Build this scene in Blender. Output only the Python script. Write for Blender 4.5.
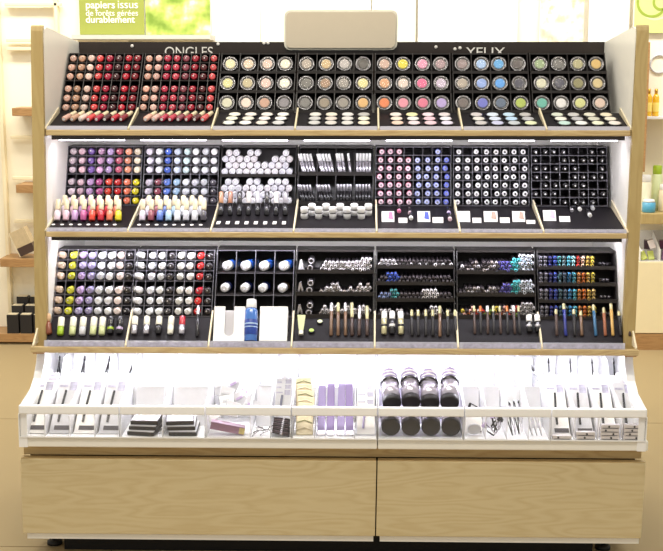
import bpy, bmesh, math, random
from mathutils import Vector, Matrix
random.seed(7)
SC = bpy.context.scene
for o in list(bpy.data.objects): bpy.data.objects.remove(o, do_unlink=True)
COL = SC.collection
sin, cos, PI = math.sin, math.cos, math.pi

# ------------------------------------------------------------------ camera
FPX, CAM, PIT, YAW = 1236.0, Vector((.0636, -3.2634, 1.3009)), .1732, .0226
cd = bpy.data.cameras.new('camera'); cam = bpy.data.objects.new('camera', cd); COL.objects.link(cam)
cd.sensor_width = 36; cd.lens = FPX/663*36; cd.clip_end = 60
cam.location = CAM; cam.rotation_euler = (PI/2-PIT, 0, YAW); SC.camera = cam

# ------------------------------------------------------------------ world, lamps, exposure
w = bpy.data.worlds.new('world'); SC.world = w; w.use_nodes = True
bg = w.node_tree.nodes['Background']; bg.inputs[0].default_value = (1.0, .955, .88, 1); bg.inputs[1].default_value = .50
def area(name, loc, rot, sx, sy, power, col):
    d = bpy.data.lights.new(name, 'AREA'); d.shape = 'RECTANGLE'; d.size = sx; d.size_y = sy; d.energy = power; d.color = col
    o = bpy.data.objects.new(name, d); COL.objects.link(o); o.location = loc; o.rotation_euler = rot; return o
WARM = (1.0, .93, .80)
area('ceiling_lamp', (-.1, -1.5, 2.9), (math.radians(-14), 0, 0), 2.6, .5, 50, WARM)
area('ceiling_lamp', (-.55, -.6, 2.9), (0, 0, 0), 1.4, .5, 24, WARM)
area('wall_washer', (0, 1.45, 2.75), (math.radians(52), 0, 0), 5.0, .3, 100, (1.0, .95, .85))
area('aisle_lamp', (-2.0, .6, 2.8), (0, 0, 0), 1.0, 1.0, 3, WARM)
area('aisle_lamp', (2.0, .6, 2.8), (0, 0, 0), 1.0, 1.0, 3, WARM)
vs = SC.view_settings; vs.view_transform = 'Standard'; vs.look = 'None'; vs.gamma = 1; vs.exposure = .25; vs.use_curve_mapping = False

# ------------------------------------------------------------------ helpers
SHEAR, SHEAR_Z = .0137, .85      # sideways shear added to the stand to fit the camera view
def at(px, py, Y):
    """point of the place at depth Y that the photograph shows at (px, py)"""
    a = (px-331.5)/FPX; b = -(py-275.5)/FPX
    y = cos(PIT)+b*sin(PIT); z = -sin(PIT)+b*cos(PIT)
    d = Vector((cos(YAW)*a-sin(YAW)*y, sin(YAW)*a+cos(YAW)*y, z))
    p = CAM+d*((Y-CAM.y)/d.y)
    if Y < 1.2: p.x -= SHEAR*(p.z-SHEAR_Z)      # the stand is built plumb and sheared as a whole at the end
    return p

MATS = {}
def lin(c):
    return tuple(((v/255)/12.92 if v/255 <= .04045 else ((v/255+.055)/1.055)**2.4) for v in c)
def mat(name, rgb, rough=.5, metal=0, coat=0, trans=0, alpha=1, emit=0, var=.08, scale=40, spec=.5):
    if name in MATS: return MATS[name]
    m = bpy.data.materials.new(name); m.use_nodes = True; nt = m.node_tree; p = nt.nodes['Principled BSDF']
    c = lin(rgb)
    tc = nt.nodes.new('ShaderNodeTexCoord'); n = nt.nodes.new('ShaderNodeTexNoise'); n.inputs['Scale'].default_value = scale
    nt.links.new(tc.outputs['Object'], n.inputs['Vector'])
    mx = nt.nodes.new('ShaderNodeMix'); mx.data_type = 'RGBA'
    mx.inputs[6].default_value = (*[v*(1-var) for v in c], 1); mx.inputs[7].default_value = (*[min(1, v*(1+var)) for v in c], 1)
    nt.links.new(n.outputs['Fac'], mx.inputs[0]); nt.links.new(mx.outputs[2], p.inputs['Base Color'])
    p.inputs['Roughness'].default_value = rough; p.inputs['Metallic'].default_value = metal
    p.inputs['Coat Weight'].default_value = coat; p.inputs['Transmission Weight'].default_value = trans
    p.inputs['Alpha'].default_value = alpha; p.inputs['Specular IOR Level'].default_value = spec
    if emit:
        p.inputs['Emission Color'].default_value = (*c, 1); p.inputs['Emission Strength'].default_value = emit
    MATS[name] = m; return m
def wood(name, light, dark, sc=(1.2, 9, 9), rough=.45):
    m = bpy.data.materials.new(name); m.use_nodes = True; nt = m.node_tree; p = nt.nodes['Principled BSDF']
    tc = nt.nodes.new('ShaderNodeTexCoord'); mp = nt.nodes.new('ShaderNodeMapping'); mp.inputs['Scale'].default_value = sc
    nt.links.new(tc.outputs['Object'], mp.inputs['Vector'])
    n1 = nt.nodes.new('ShaderNodeTexNoise'); n1.inputs['Scale'].default_value = 1.6; n1.inputs['Detail'].default_value = 2
    nt.links.new(mp.outputs[0], n1.inputs['Vector'])
    mt = nt.nodes.new('ShaderNodeMath'); mt.operation = 'MULTIPLY'; mt.inputs[1].default_value = 13
    nt.links.new(n1.outputs['Fac'], mt.inputs[0])
    fr = nt.nodes.new('ShaderNodeMath'); fr.operation = 'PINGPONG'; fr.inputs[1].default_value = .5
    nt.links.new(mt.outputs[0], fr.inputs[0])
    n2 = nt.nodes.new('ShaderNodeTexNoise'); n2.inputs['Scale'].default_value = 30; n2.inputs['Detail'].default_value = 4
    nt.links.new(mp.outputs[0], n2.inputs['Vector'])
    ad = nt.nodes.new('ShaderNodeMath'); ad.operation = 'MULTIPLY_ADD'; ad.inputs[1].default_value = .45
    nt.links.new(n2.outputs['Fac'], ad.inputs[0]); nt.links.new(fr.outputs[0], ad.inputs[2])
    cr = nt.nodes.new('ShaderNodeValToRGB'); cr.color_ramp.elements[0].position = .12; cr.color_ramp.elements[1].position = .62
    cr.color_ramp.elements[0].color = (*lin(dark), 1); cr.color_ramp.elements[1].color = (*lin(light), 1)
    nt.links.new(ad.outputs[0], cr.inputs[0]); nt.links.new(cr.outputs[0], p.inputs['Base Color'])
    p.inputs['Roughness'].default_value = rough
    return m
def clear(name, tint, alpha, rough=.08):
    """clear or frosted plastic: part transparent, part glossy white"""
    if name in MATS: return MATS[name]
    m = bpy.data.materials.new(name); m.use_nodes = True; nt = m.node_tree; p = nt.nodes['Principled BSDF']
    p.inputs['Base Color'].default_value = (*lin(tint), 1); p.inputs['Roughness'].default_value = rough
    n = nt.nodes.new('ShaderNodeTexNoise'); n.inputs['Scale'].default_value = 25
    mr = nt.nodes.new('ShaderNodeMapRange'); mr.inputs[3].default_value = alpha*.85; mr.inputs[4].default_value = min(1, alpha*1.15)
    nt.links.new(n.outputs['Fac'], mr.inputs[0]); nt.links.new(mr.outputs[0], p.inputs['Alpha'])
    MATS[name] = m; return m
def speckle(name, cols, scale, detail=3):
    m = bpy.data.materials.new(name); m.use_nodes = True; nt = m.node_tree; p = nt.nodes['Principled BSDF']
    tc = nt.nodes.new('ShaderNodeTexCoord'); n = nt.nodes.new('ShaderNodeTexNoise'); n.inputs['Scale'].default_value = scale; n.inputs['Detail'].default_value = detail
    nt.links.new(tc.outputs['Object'], n.inputs['Vector'])
    cr = nt.nodes.new('ShaderNodeValToRGB'); e = cr.color_ramp.elements
    while len(e) < len(cols): e.new(.5)
    for i, (pos, c) in enumerate(cols): e[i].position = pos; e[i].color = (*lin(c), 1)
    nt.links.new(n.outputs['Fac'], cr.inputs[0]); nt.links.new(cr.outputs[0], p.inputs['Base Color'])
    p.inputs['Roughness'].default_value = .6
    return m

class MB:
    def __init__(s): s.v = []; s.f = []; s.m = []; s.sm = []
    def add(s, vs, fs, mi=0, smooth=False):
        o = len(s.v); s.v += [tuple(v) for v in vs]
        for f in fs: s.f.append([i+o for i in f]); s.m.append(mi); s.sm.append(smooth)
        return s
    def box(s, x0, x1, y0, y1, z0, z1, mi=0):
        return s.add([(x0,y0,z0),(x1,y0,z0),(x1,y1,z0),(x0,y1,z0),(x0,y0,z1),(x1,y0,z1),(x1,y1,z1),(x0,y1,z1)],
                     [(0,3,2,1),(4,5,6,7),(0,1,5,4),(1,2,6,5),(2,3,7,6),(3,0,4,7)], mi)
    def bbox(s, x0, x1, y0, y1, z0, z1, b, mi=0):
        """box with bevelled edges"""
        bm = bmesh.new(); bmesh.ops.create_cube(bm, size=1)
        for v in bm.verts: v.co = Vector(((x0+x1)/2+v.co.x*(x1-x0), (y0+y1)/2+v.co.y*(y1-y0), (z0+z1)/2+v.co.z*(z1-z0)))
        bmesh.ops.bevel(bm, geom=bm.edges[:], offset=b, segments=2, affect='EDGES', profile=.5)
        bm.verts.index_update()
        s.add([v.co[:] for v in bm.verts], [[v.index for v in f.verts] for f in bm.faces], mi); bm.free(); return s
    def prism(s, poly, a0, a1, axis='x', mi=0):
        """extrude a polygon along an axis; poly in (y,z), (x,z) or (x,y)"""
        n = len(poly)
        def P(a, p): return (a, p[0], p[1]) if axis == 'x' else ((p[0], a, p[1]) if axis == 'y' else (p[0], p[1], a))
        vs = [P(a0, p) for p in poly]+[P(a1, p) for p in poly]
        fs = [list(range(n))[::-1], list(range(n, 2*n))]+[(i, (i+1) % n, n+(i+1) % n, n+i) for i in range(n)]
        return s.add(vs, fs, mi)
    def lathe(s, prof, seg=12, axis='y', o=(0,0,0), mi=0, smooth=True, mats=None, ph=0, caps=True):
        vs = []; n = len(prof)
        for r, h in prof:
            for k in range(seg):
                a = 2*PI*k/seg+ph; u, v = r*cos(a), r*sin(a)
                vs.append((o[0]+u, o[1]+h, o[2]+v) if axis == 'y' else ((o[0]+u, o[1]+v, o[2]+h) if axis == 'z' else (o[0]+h, o[1]+u, o[2]+v)))
        for i in range(n-1):
            fs = [(i*seg+k, i*seg+(k+1) % seg, (i+1)*seg+(k+1) % seg, (i+1)*seg+k) for k in range(seg)]
            b = len(s.v)
            s.f += [[q+b for q in f] for f in fs]; s.m += [mats[i] if mats else mi]*seg; s.sm += [smooth]*seg
        b = len(s.v)
        if not caps: s.v += vs; return s
        s.f.append([b+k for k in range(seg)]); s.m.append(mats[0] if mats else mi); s.sm.append(False)
        s.f.append([b+(n-1)*seg+k for k in range(seg)]); s.m.append(mats[-1] if mats else mi); s.sm.append(False)
        s.v += vs; return s
    def tube(s, pts, r, seg=8, mi=0):
        pts = [Vector(p) for p in pts]; vs = []
        for i, p in enumerate(pts):
            t = (pts[min(i+1, len(pts)-1)]-pts[max(i-1, 0)]).normalized()
            u = t.cross(Vector((0, 0, 1)));  u = u.normalized() if u.length > 1e-4 else Vector((1, 0, 0)); v = t.cross(u)
            vs += [p+u*r*cos(2*PI*k/seg)+v*r*sin(2*PI*k/seg) for k in range(seg)]
        fs = [(i*seg+k, i*seg+(k+1) % seg, (i+1)*seg+(k+1) % seg, (i+1)*seg+k) for i in range(len(pts)-1) for k in range(seg)]
        s.add(vs, fs, mi, True); n = len(pts)
        return s.add([vs[k] for k in range(seg)]+[vs[(n-1)*seg+k] for k in range(seg)], [list(range(seg)), list(range(seg, 2*seg))], mi)
    def mesh(s, name, *mats):
        me = bpy.data.meshes.new(name); me.from_pydata(s.v, [], s.f)
        me.polygons.foreach_set('material_index', s.m); me.polygons.foreach_set('use_smooth', s.sm)
        for m in mats: me.materials.append(m)
        bm = bmesh.new(); bm.from_mesh(me); bmesh.ops.recalc_face_normals(bm, faces=bm.faces[:]); bm.to_mesh(me); bm.free()
        return me
def obj(name, me, parent=None, loc=(0,0,0), rot=(0,0,0)):
    o = bpy.data.objects.new(name, me); COL.objects.link(o); o.location = loc; o.rotation_euler = rot
    if parent: o.parent = parent
    return o
def part(name, mb, m, parent, loc=(0,0,0), rot=(0,0,0), label=None):
    o = obj(name, mb.mesh(name, *(m if isinstance(m, (list, tuple)) else [m])), parent, loc, rot)
    if label: o['label'] = label
    return o
def thing(name, label, cat, loc=(0,0,0), rot=(0,0,0), group=None):
    o = obj(name, None, None, loc, rot); o.empty_display_size = .02
    o['label'] = label; o['category'] = cat
    if group: o['group'] = group
    return o
def tag(o, label, cat, group=None):
    o['label'] = label; o['category'] = cat
    if group: o['group'] = group
    return o
CACHE = {}
def shared(key, fn, *mats):
    """one mesh per shape and material, shared by alike pieces"""
    k = (key,)+tuple(m.name for m in mats)
    if k not in CACHE: CACHE[k] = fn().mesh(key, *mats)
    return CACHE[k]
def struct(name, mb, m, parent=None):
    o = part(name, mb, m, parent); o['kind'] = 'structure'; return o
ORD0 = 'thirteenth fourteenth fifteenth sixteenth seventeenth eighteenth nineteenth twentieth'.split()
ORD = ['first', 'second', 'third', 'fourth', 'fifth', 'sixth', 'seventh', 'eighth', 'ninth', 'tenth', 'eleventh', 'twelfth']+ORD0
RACKW = ['leftmost', 'second', 'third', 'middle', 'fifth', 'sixth', 'rightmost']
SHELFW = {'A': 'top', 'B': 'middle', 'C': 'bottom'}

# ------------------------------------------------------------------ materials
M_birch = wood('pale_birch', (205, 189, 149), (195, 176, 133))
M_edge = wood('birch_edge', (180, 158, 106), (170, 146, 93), (9, 9, 1.2))
M_lipw = wood('birch_lip', (196, 173, 126), (178, 150, 104), (1.5, 12, 12))
M_brown = wood('brown_board', (176, 136, 88), (156, 116, 72), (2, 12, 12))
M_white = mat('white_laminate', (244, 241, 232), .4, var=.02)
M_white2 = mat('white_plastic', (240, 240, 240), .35, var=.02)
M_plate = mat('base_plate_white', (238, 236, 228), .5, var=.03)
M_black = mat('black_acrylic', (30, 27, 26), .3, var=.15)
M_rack = mat('rack_black', (38, 34, 33), .42, var=.15)
M_tray = mat('tray_black_gloss', (27, 24, 28), .5, spec=.16, var=.15)
M_hdr = mat('header_black', (46, 38, 34), .25, var=.1)
M_greyl = mat('grid_line_grey', (98, 96, 104), .4, var=.05)
M_cream = mat('cream_plastic', (225, 212, 180), .4, var=.05)
M_sign = mat('sign_grey_beige', (208, 196, 174), .5, var=.02)
M_signf = mat('sign_frame_pale', (226, 222, 206), .3)
M_led = mat('led_tube', (245, 240, 255), .4, emit=9, var=0)
M_frost = clear('frosted_plastic', (246, 246, 248), .55, .25)
M_clear = clear('clear_plastic', (250, 250, 255), .025, .02)
M_lid = clear('clear_lid', (255, 250, 245), .03, .03)
M_rail = clear('price_rail_clear', (225, 225, 240), .5, .1)
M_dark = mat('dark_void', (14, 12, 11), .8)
M_rubber = mat('foot_rubber', (22, 20, 20), .6)
M_text = mat('lettering_white', (235, 232, 226), .5, var=0)
M_silver = mat('silver_foil', (205, 202, 210), .25, metal=.7, var=.1)
M_paper = mat('paper_white', (238, 236, 234), .7, var=.03)
M_grey = mat('grey_card', (200, 200, 205), .6)
M_blk = mat('product_black', (24, 22, 26), .25, coat=.4)
M_blk2 = mat('product_black_matte', (32, 29, 30), .5)
M_lab = mat('label_bluegrey_glare', (170, 168, 188), .4, var=.5, scale=90)  # blue grey label colour; strong noise paints patches of glare into it

# ------------------------------------------------------------------ dimensions of the stand
W = .80; IN = .769; MW = .2194; MX = [-.768+MW*i for i in range(8)]
BACK = .46
RX = {'A': (-.768, .2163), 'B': (-.771, .2188), 'C': (-.7685, .2195)}      # rack start and width on each shelf
# each level: lip depth, lip bottom, lip top, rack foot (y,z), rack head (y,z)
LV = {'A': dict(ly=-.009, lz0=1.103, lz1=1.118, b=(.147, 1.1606), t=(.274, 1.318), half=IN-.002),
      'B': dict(ly=-.038, lz0=.837, lz1=.851, b=(.19, .898), t=(.25, 1.0575), half=IN-.002),
      'C': dict(ly=-.096, lz0=.536, lz1=.552, b=(.015, .615), t=(.10, .7837), half=W)}

# ------------------------------------------------------------------ setting
fl = bpy.data.objects
M_floor = mat('floor_beige', (164, 144, 106), .6, var=.05, scale=1.5)
M_joint = mat('floor_joint', (154, 134, 97), .7)
struct('floor', MB().box(-4, 4, -4.5, 2.6, -.06, -.006), M_joint)
floor = bpy.data.objects['floor']
T = 1.2
k = 0
tile_me = shared('tile', lambda: MB().bbox(-T/2+.002, T/2-.002, -T/2+.002, T/2-.002, -.006, 0, .0015), M_floor)
for i in range(-3, 4):
    for j in range(-3, 3):
        if -4.5 < j*T-.11 < 2.3: obj('tile', tile_me, floor, (i*T, j*T-.11+.6, 0))
M_wall = mat('wall_cream', (250, 243, 222), .7, var=.015, scale=3)
struct('wall_back', MB().box(-4, 4, 2.56, 2.66, 0, 3.2), M_wall)
struct('baseboard_back', MB().box(at(630, 340, 2.29).x, 4, 2.24, 2.29, 0, .075), M_brown)

# ------------------------------------------------------------------ the display stand
S = thing('cosmetics_display_stand', 'large pale wood cosmetics display stand with three lit shelves', 'display stand')
for s in (-1, 1):
    xo, xi = s*W, s*IN
    # upper cheek: white faces, birch front edge
    prof = [(.006, .53), (.022, .77), (.034, 1.376), (.04, 1.384), (BACK, 1.346), (BACK, .53)]
    sp = part('side_panel', MB().prism([(y-.038+.006 if i < 3 else y, z) for i, (y, z) in enumerate(prof)], min(xo, xi), max(xo, xi)), M_white, S)
    e = [(-.026-.020, .535), (-.016-.020, .77), (-.006, 1.374), (-.003, 1.384), (.004, 1.388), (.012, 1.386), (.006, 1.36), (-.012, .77), (-.022, .535)]
    part('edge_band', MB().prism(e, min(xo, xi), max(xo, xi)), M_edge, sp)
    low = [(BACK, .53), (-.03, .53), (-.04, .50), (-.075, .462), (-.14, .428), (-.232, .408), (-.232, .32), (BACK, .32)]
    part('lower_side_panel', MB().prism(low, s*(W-.022) if s < 0 else s*(W-.022), s*W), M_white2, S)
part('back_panel', MB().box(-IN, IN, BACK-.02, BACK, .32, 1.335), M_white, S)
hd = part('header_board', MB().box(-IN, IN, .415, .438, 1.20, 1.351), M_hdr, S)
def text_mesh(body, size, ext=.0008, off=0.0, sp=1.0, align='LEFT'):
    cu = bpy.data.curves.new('lettering', 'FONT'); cu.body = body; cu.size = size; cu.extrude = ext; cu.offset = off; cu.space_character = sp; cu.align_x = align
    o = bpy.data.objects.new('tmp', cu); COL.objects.link(o); dg = bpy.context.evaluated_depsgraph_get()
    me = bpy.data.meshes.new_from_object(o.evaluated_get(dg)); bpy.data.objects.remove(o, do_unlink=True)
    return me
def text(body, p, width, m, parent, name='lettering', size=.05, off=0.0, sp=1.0, height=None):
    me = text_mesh(body, size, off=off, sp=sp); xs = [v.co.x for v in me.vertices]; ys = [v.co.y for v in me.vertices]
    k = width/(max(xs)-min(xs)); kh = k if height is None else height/(max(ys)-min(ys))
    for v in me.vertices: v.co.x = (v.co.x-min(xs))*k; v.co.y *= kh
    me.materials.append(m); o = obj(name, me, parent, p, (PI/2, 0, 0)); return o
p0, p1 = at(165, 56, .414), at(213, 56, .414); text('ONGLES', (p0.x, .4138, p0.z-.002), p1.x-p0.x, M_text, hd, height=.029)
p0, p1 = at(466, 56, .414), at(505, 56, .414); text('YEUX', (p0.x, .4138, p0.z-.002), p1.x-p0.x, M_text, hd, height=.027)
for px, py in ((132, 46), (218, 44), (264, 43), (268, 43), (436, 47), (455, 49), (460, 48)):
    p = at(px, py, .412); part('screw_cap', MB().lathe([(.002, 0), (.0045, .001), (.005, .003)], 10), M_text, hd, (p.x, .411, p.z))
# blank rounded sign plate
a, b = at(284, 50, .40), at(398, 10, .40)
def rrect(x0, x1, z0, z1, r, n=5):
    out = []
    for cx, cz, a0 in ((x1-r, z0+r, -PI/2), (x1-r, z1-r, 0), (x0+r, z1-r, PI/2), (x0+r, z0+r, PI)):
        out += [(cx+r*cos(a0+PI/2*i/n), cz+r*sin(a0+PI/2*i/n)) for i in range(n+1)]
    return out
sg = part('sign_plate', MB().prism(rrect(a.x+.006, b.x-.006, a.z+.006, b.z-.006, .014), .398, .404, 'y'), M_sign, S, label='blank grey beige rounded sign plate')
part('sign_frame', MB().prism(rrect(a.x, b.x, a.z, b.z, .018), .4041, .4145, 'y'), M_signf, sg)
# shelves
for L, d in LV.items():
    hw = d['half']; ly = d['ly']; yb, zb = d['b']
    sh = part('shelf', MB().box(-IN, IN, max(ly+.014, -.02), BACK-.021, d['lz0'], d['lz1']-.004) if L != 'C' else MB().box(-IN, IN, ly+.014, BACK-.021, d['lz0'], d['lz1']-.004), M_white2, S)
    part('wood_lip', MB().bbox(-hw, hw, ly, ly+.014, d['lz0'], d['lz1'], .002), M_lipw, sh)
    for i in range(7):
        x0, x1 = MX[i]+.003, MX[i+1]-.003
        y0, z0 = ly+.010, d['lz1']
        part('tray', MB().prism([(y0+.004, z0-.0035), (y0+.004, z0+.004), (yb-.001, zb-.004), (yb-.001, z0-.0035)], x0, x1), M_tray, sh)
        part('price_rail', MB().prism([(y0-.006, z0+.0003), (y0-.003, z0+.010 if L != 'C' else z0+.016), (y0+.001, z0+.010 if L != 'C' else z0+.016), (y0+.003, z0+.0003)], x0, x1), M_rail, sh)
        if L != 'A':
            h = .007 if L == 'B' else .013
            part('label_strip', MB().prism([(y0-.0066, z0+.002), (y0-.0046, z0+h), (y0-.0040, z0+h), (y0-.006, z0+.002)], x0+.01, x1-.01), M_lab, sh)
    for i in range(8):
        x = MX[i] if L != 'C' or 0 < i < 7 else (-W+.006 if i == 0 else W-.006)
        y0, z0 = ly+.004, d['lz1']+.001
        k = .010 if L == 'A' else .016
        part('tray_divider', MB().prism([(y0, z0), (y0, z0+.004), (yb-.004, zb+k), (yb-.002, zb-.004), (yb-.002, z0)], x-.0022, x+.0022), M_cream, sh)
    # light under the shelf
    yt, zt = {'A': (.055, 1.090), 'B': (.05, .826), 'C': (-.015, .524)}[L]
    part('light_valance', MB().box(-IN+.012, IN-.012, ly+.022, ly+.026, d['lz0']-(.012 if L != 'C' else .006), d['lz0']-.0005), M_hdr if L != 'C' else M_white2, sh)
    for i in range(7):
        part('light_tube', MB().tube([(MX[i]+.022, yt, zt), (MX[i+1]-.022, yt, zt)], .0045, 8), M_led, sh)
    ln = area('shelf_light', (0, yt, zt-.008), (math.radians(20 if L != 'C' else -12), 0, 0), 1.48, .018, {'A': 1.9, 'B': 1.8, 'C': 4.4}[L], (.93, .92, 1.0)); ln.parent = sh
for s in (-1, 1):
    part('shelf_bracket', MB().box(min(s*W, s*(W-.03)), max(s*W, s*(W-.03)), -.075, -.03, .528, .5355), M_brown, S)
# base
part('base_plate', MB().bbox(-W-.002, MX[4]+.009, -.228, BACK, .319, .345, .003), M_plate, S)
part('base_plate', MB().bbox(MX[4]+.011, W+.007, -.228, BACK, .319, .345, .003), M_plate, S)
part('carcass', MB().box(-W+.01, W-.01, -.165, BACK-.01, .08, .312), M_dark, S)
part('recess_rail', MB().box(-W, W, -.190, -.1655, .287, .311), M_lipw, S)
for x0, x1 in ((-W-.003, MX[4]+.0085), (MX[4]+.0115, W+.007)):
    dr = part('drawer', MB().bbox(x0, x1, -.212, -.19, .079, .282, .0015), M_birch, S)
    part('drawer_edge', MB().box(x0+.001, x1-.001, -.2105, -.191, .2822, .2845), M_lipw, dr)
    part('plinth', MB().box(x0+.01, x1-.004, -.205, BACK-.01, .062, .0782), M_plate, S)
part('base_shade_strip', MB().box(-.715, .70, -.128, -.120, .001, .0618), M_dark, S)  # black strip added to stand in for the shade under the stand
for x in (-.750, -.02, .15, .735):
    for y in (-.09, .38):
        ft = part('foot', MB().lathe([(.008, .012), (.008, .0618)], 10, 'z').lathe([(.016, 0), (.021, .002), (.021, .010), (.014, .014)], 14, 'z'), M_rubber, S, (x, y, 0))

# ------------------------------------------------------------------ racks
def yline(L, z):
    (yb, zb), (yt, zt) = LV[L]['b'], LV[L]['t']; return yb+(yt-yb)*(z-zb)/(zt-zb)
def rack(L, i, zs, ncol, depth, label, thick=.003, lip=.0, edge=None, top=True, m=None):
    """zs: heights of the shelf tops; builds base, shelves, dividers and back, each a part"""
    m = m or M_rack; d = LV[L]; x0, x1 = RX[L][0]+RX[L][1]*i+.0028, RX[L][0]+RX[L][1]*(i+1)-.0028; (yb, zb), (yt, zt) = d['b'], d['t']; bz = d['lz1']-.004
    T = thing('product_rack', label, 'rack', ((x0+x1)/2, yb, bz)); ox = (x0+x1)/2
    def pp(n, mb, mm): return part(n, mb, mm, T, (-ox, -yb, -bz))
    pp('base', MB().box(x0, x1, yb+.001, yb+depth, bz, zs[0]-thick), m)
    pp('back_panel', MB().prism([(yline(L, zs[0])+depth, zs[0]-thick), (yline(L, zt)+depth, zt), (yline(L, zt)+depth+.003, zt), (yline(L, zs[0])+depth+.003, zs[0]-thick)], x0, x1), m)
    for z in list(zs)+([zt] if top else []):
        y = yline(L, z); sm = pp('shelf', MB().box(x0, x1, y, y+depth, z-thick, z), m)
        if edge: part('shelf_edge', MB().box(x0, x1, y-.0012, y-.0001, z-thick, z-thick+.0022), edge, sm, (0, 0, 0))
        if lip and z != zt: part('shelf_lip', MB().box(x0, x1, y-.0025, y-.0002, z-thick, z+lip), m, sm)
    n = max(ncol, 1)
    for c in range(n+1):
        x = x0+.001+(x1-x0-.002)*c/n
        dv = pp('divider', MB().prism([(yline(L, zs[0]), zs[0]), (yline(L, zt), zt), (yline(L, zt)+depth, zt), (yline(L, zs[0])+depth, zs[0])], x-.001, x+.001), m)
        if edge: part('divider_edge', MB().prism([(yline(L, zs[0])-.0012, zs[0]), (yline(L, zt)-.0012, zt), (yline(L, zt)-.0002, zt), (yline(L, zs[0])-.0002, zs[0])], x-.0008, x+.0008), edge, dv)
    return x0+.001, (x1-x0-.002)/n
def six(L, gap=.009):
    (yb, zb), (yt, zt) = LV[L]['b'], LV[L]['t']; p = (zt-zb-gap)/6
    return [zb+p*k+(gap if k > 2 else 0) for k in range(6)], p

# --- products
def bottle_mb(r, l): return MB().lathe([(r*.55, 0), (r*.86, .0006), (r, .003), (r, l*.8), (r*.8, l*.94), (r*.5, l)], 14)
def cap_mb(r, l, h): return MB().lathe([(r*.52, l+.0002), (r*.6, l+.002), (r*.52, l+h-.002), (r*.4, l+h)], 10)
def polish(colname, rgb, loc, rot, label, group, r=.0102, l=.032, capm=None, h=.022):
    m = mat('polish_'+colname.replace(' ', '_'), rgb, .18, coat=.8, var=.12, scale=120)
    t = thing('nail_polish_bottle', label, 'nail polish', loc, rot, group)
    obj('bottle', shared('bottle%.4f_%.3f' % (r, l), lambda: bottle_mb(r, l), m), t)
    obj('cap', shared('cap%.4f_%.3f' % (r, l), lambda: cap_mb(r, l, h), capm or M_blk), t)
    obj('base_glint', shared('baseglint%.4f' % r, lambda: MB().lathe([(r*.2, -.0007), (r*.2, -.0001)], 8), M_paper), t, (-.0015, 0, .002))  # off-centre white dot imitates the sparkle on the bottle base
    return t
def C(s):
    out = []
    for q in s.split(';'):
        n, c = q.split(':'); out.append((n.strip(), tuple(int(v) for v in c.split(','))))
    return out
A1 = C('rosy beige:205,165,150;tan beige:190,150,125;pale pink:226,200,190;coral red:214,70,72;crimson:172,32,64;dark plum:70,30,36;bright red:186,30,52;deep red:132,24,40')
A2 = C('peach pink:226,176,158;blush pink:222,180,170;raspberry:182,50,78;rose red:190,60,80;dusky mauve:140,70,84;ruby red:160,28,50;maroon:84,28,34;coral pink:214,84,88')
B1u = C('pale lilac pink:226,206,216;baby pink:230,188,198;violet:128,96,176;pink lilac:206,160,200;lavender:176,150,200;rose:196,96,120;peach orange:226,150,120;cream:232,218,190')
B1l = C('pale lilac pink:226,206,216;baby pink:222,186,200;lilac:186,150,196;magenta pink:180,84,140;orange red:222,70,50;red:206,44,44;orange:222,120,90;yellow:220,206,40')
B2u = C('pearl lilac:220,214,228;pearl white:236,236,240;royal blue:70,100,196;ice blue:206,216,236;pale aqua:206,228,230;white:238,240,242;silver white:214,216,222;milk white:232,232,236')
B2l = C('pearl lilac:214,206,222;dusky mauve:120,90,104;mid blue:92,120,196;sky blue:170,200,226;pearl white:226,228,236;silver grey:190,190,200;pale grey:206,208,214;charcoal:70,66,76')
C1 = C('beige:222,196,172;lime yellow:206,206,60;lavender:178,168,214;lilac grey:170,160,206;pearl white:232,226,224;milk white:236,232,228;blush white:232,214,208;black:40,36,40')
C2 = C('milk white:236,234,232;pearl white:238,238,240;white:240,240,240;black ringed:52,48,52;ivory:234,232,226;cream white:238,236,230;red:186,30,50;black:36,32,36')
def grid_bottles(L, i, cols_u, cols_l, kind, r=.0102, jit=6, lean=0):
    zs, p = six(L)
    lab = '%s rack of the %s shelf, six rows of small nail polish bottles' % (RACKW[i], SHELFW[L])
    x0, w_ = rack(L, i, zs, 8, .062, 'black ' + lab, edge=M_greyl if L != 'A' else None)
    for rI in range(6):
        row = 5-rI
        for c in range(8):
            n, rgb = (cols_u if row < 3 else cols_l)[c]
            if L == 'C' and c == 0: rz = math.radians(52)
            else: rz = math.radians(random.uniform(-jit, jit)+lean)
            rr = r*random.uniform(.95, 1.03)
            z = zs[rI]+rr+.0004; y = yline(L, zs[rI])-.004+random.uniform(0, .006)
            k = [1, .94, 1.05][random.randrange(3)]
            rgb2 = tuple(min(255, int(v*k)) for v in rgb)
            xo = random.uniform(-.001, .001) if abs(rz) < .5 else .003
            polish('%s %d' % (n, int(k*100)), rgb2, (x0+w_*(c+.5)+xo, y+(.006 if abs(rz) > .5 else 0), z), (0, 0, rz),
                   '%s %s, %s row, %s column, %s rack of %s shelf' % (n, kind, ORD[row], ORD[c], RACKW[i], SHELFW[L]),
                   'small bottles in the %s rack of the %s shelf' % (RACKW[i], SHELFW[L]), r=.0102 if r == .0102 else r, capm=M_blk if L == 'A' else M_white2)
grid_bottles('A', 0, A1, A1, 'polish bottle', .0092); grid_bottles('A', 1, A2, A2, 'polish bottle', .0092)
grid_bottles('B', 0, B1u, B1l, 'polish bottle', .0095, 9, -8); grid_bottles('B', 1, B2u, B2l, 'polish bottle', .0095, 9, -8)
grid_bottles('C', 0, C1, C1, 'bottle', .0100, 10, -10); grid_bottles('C', 1, C2, C2, 'bottle', .0096, 9, -8)

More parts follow.
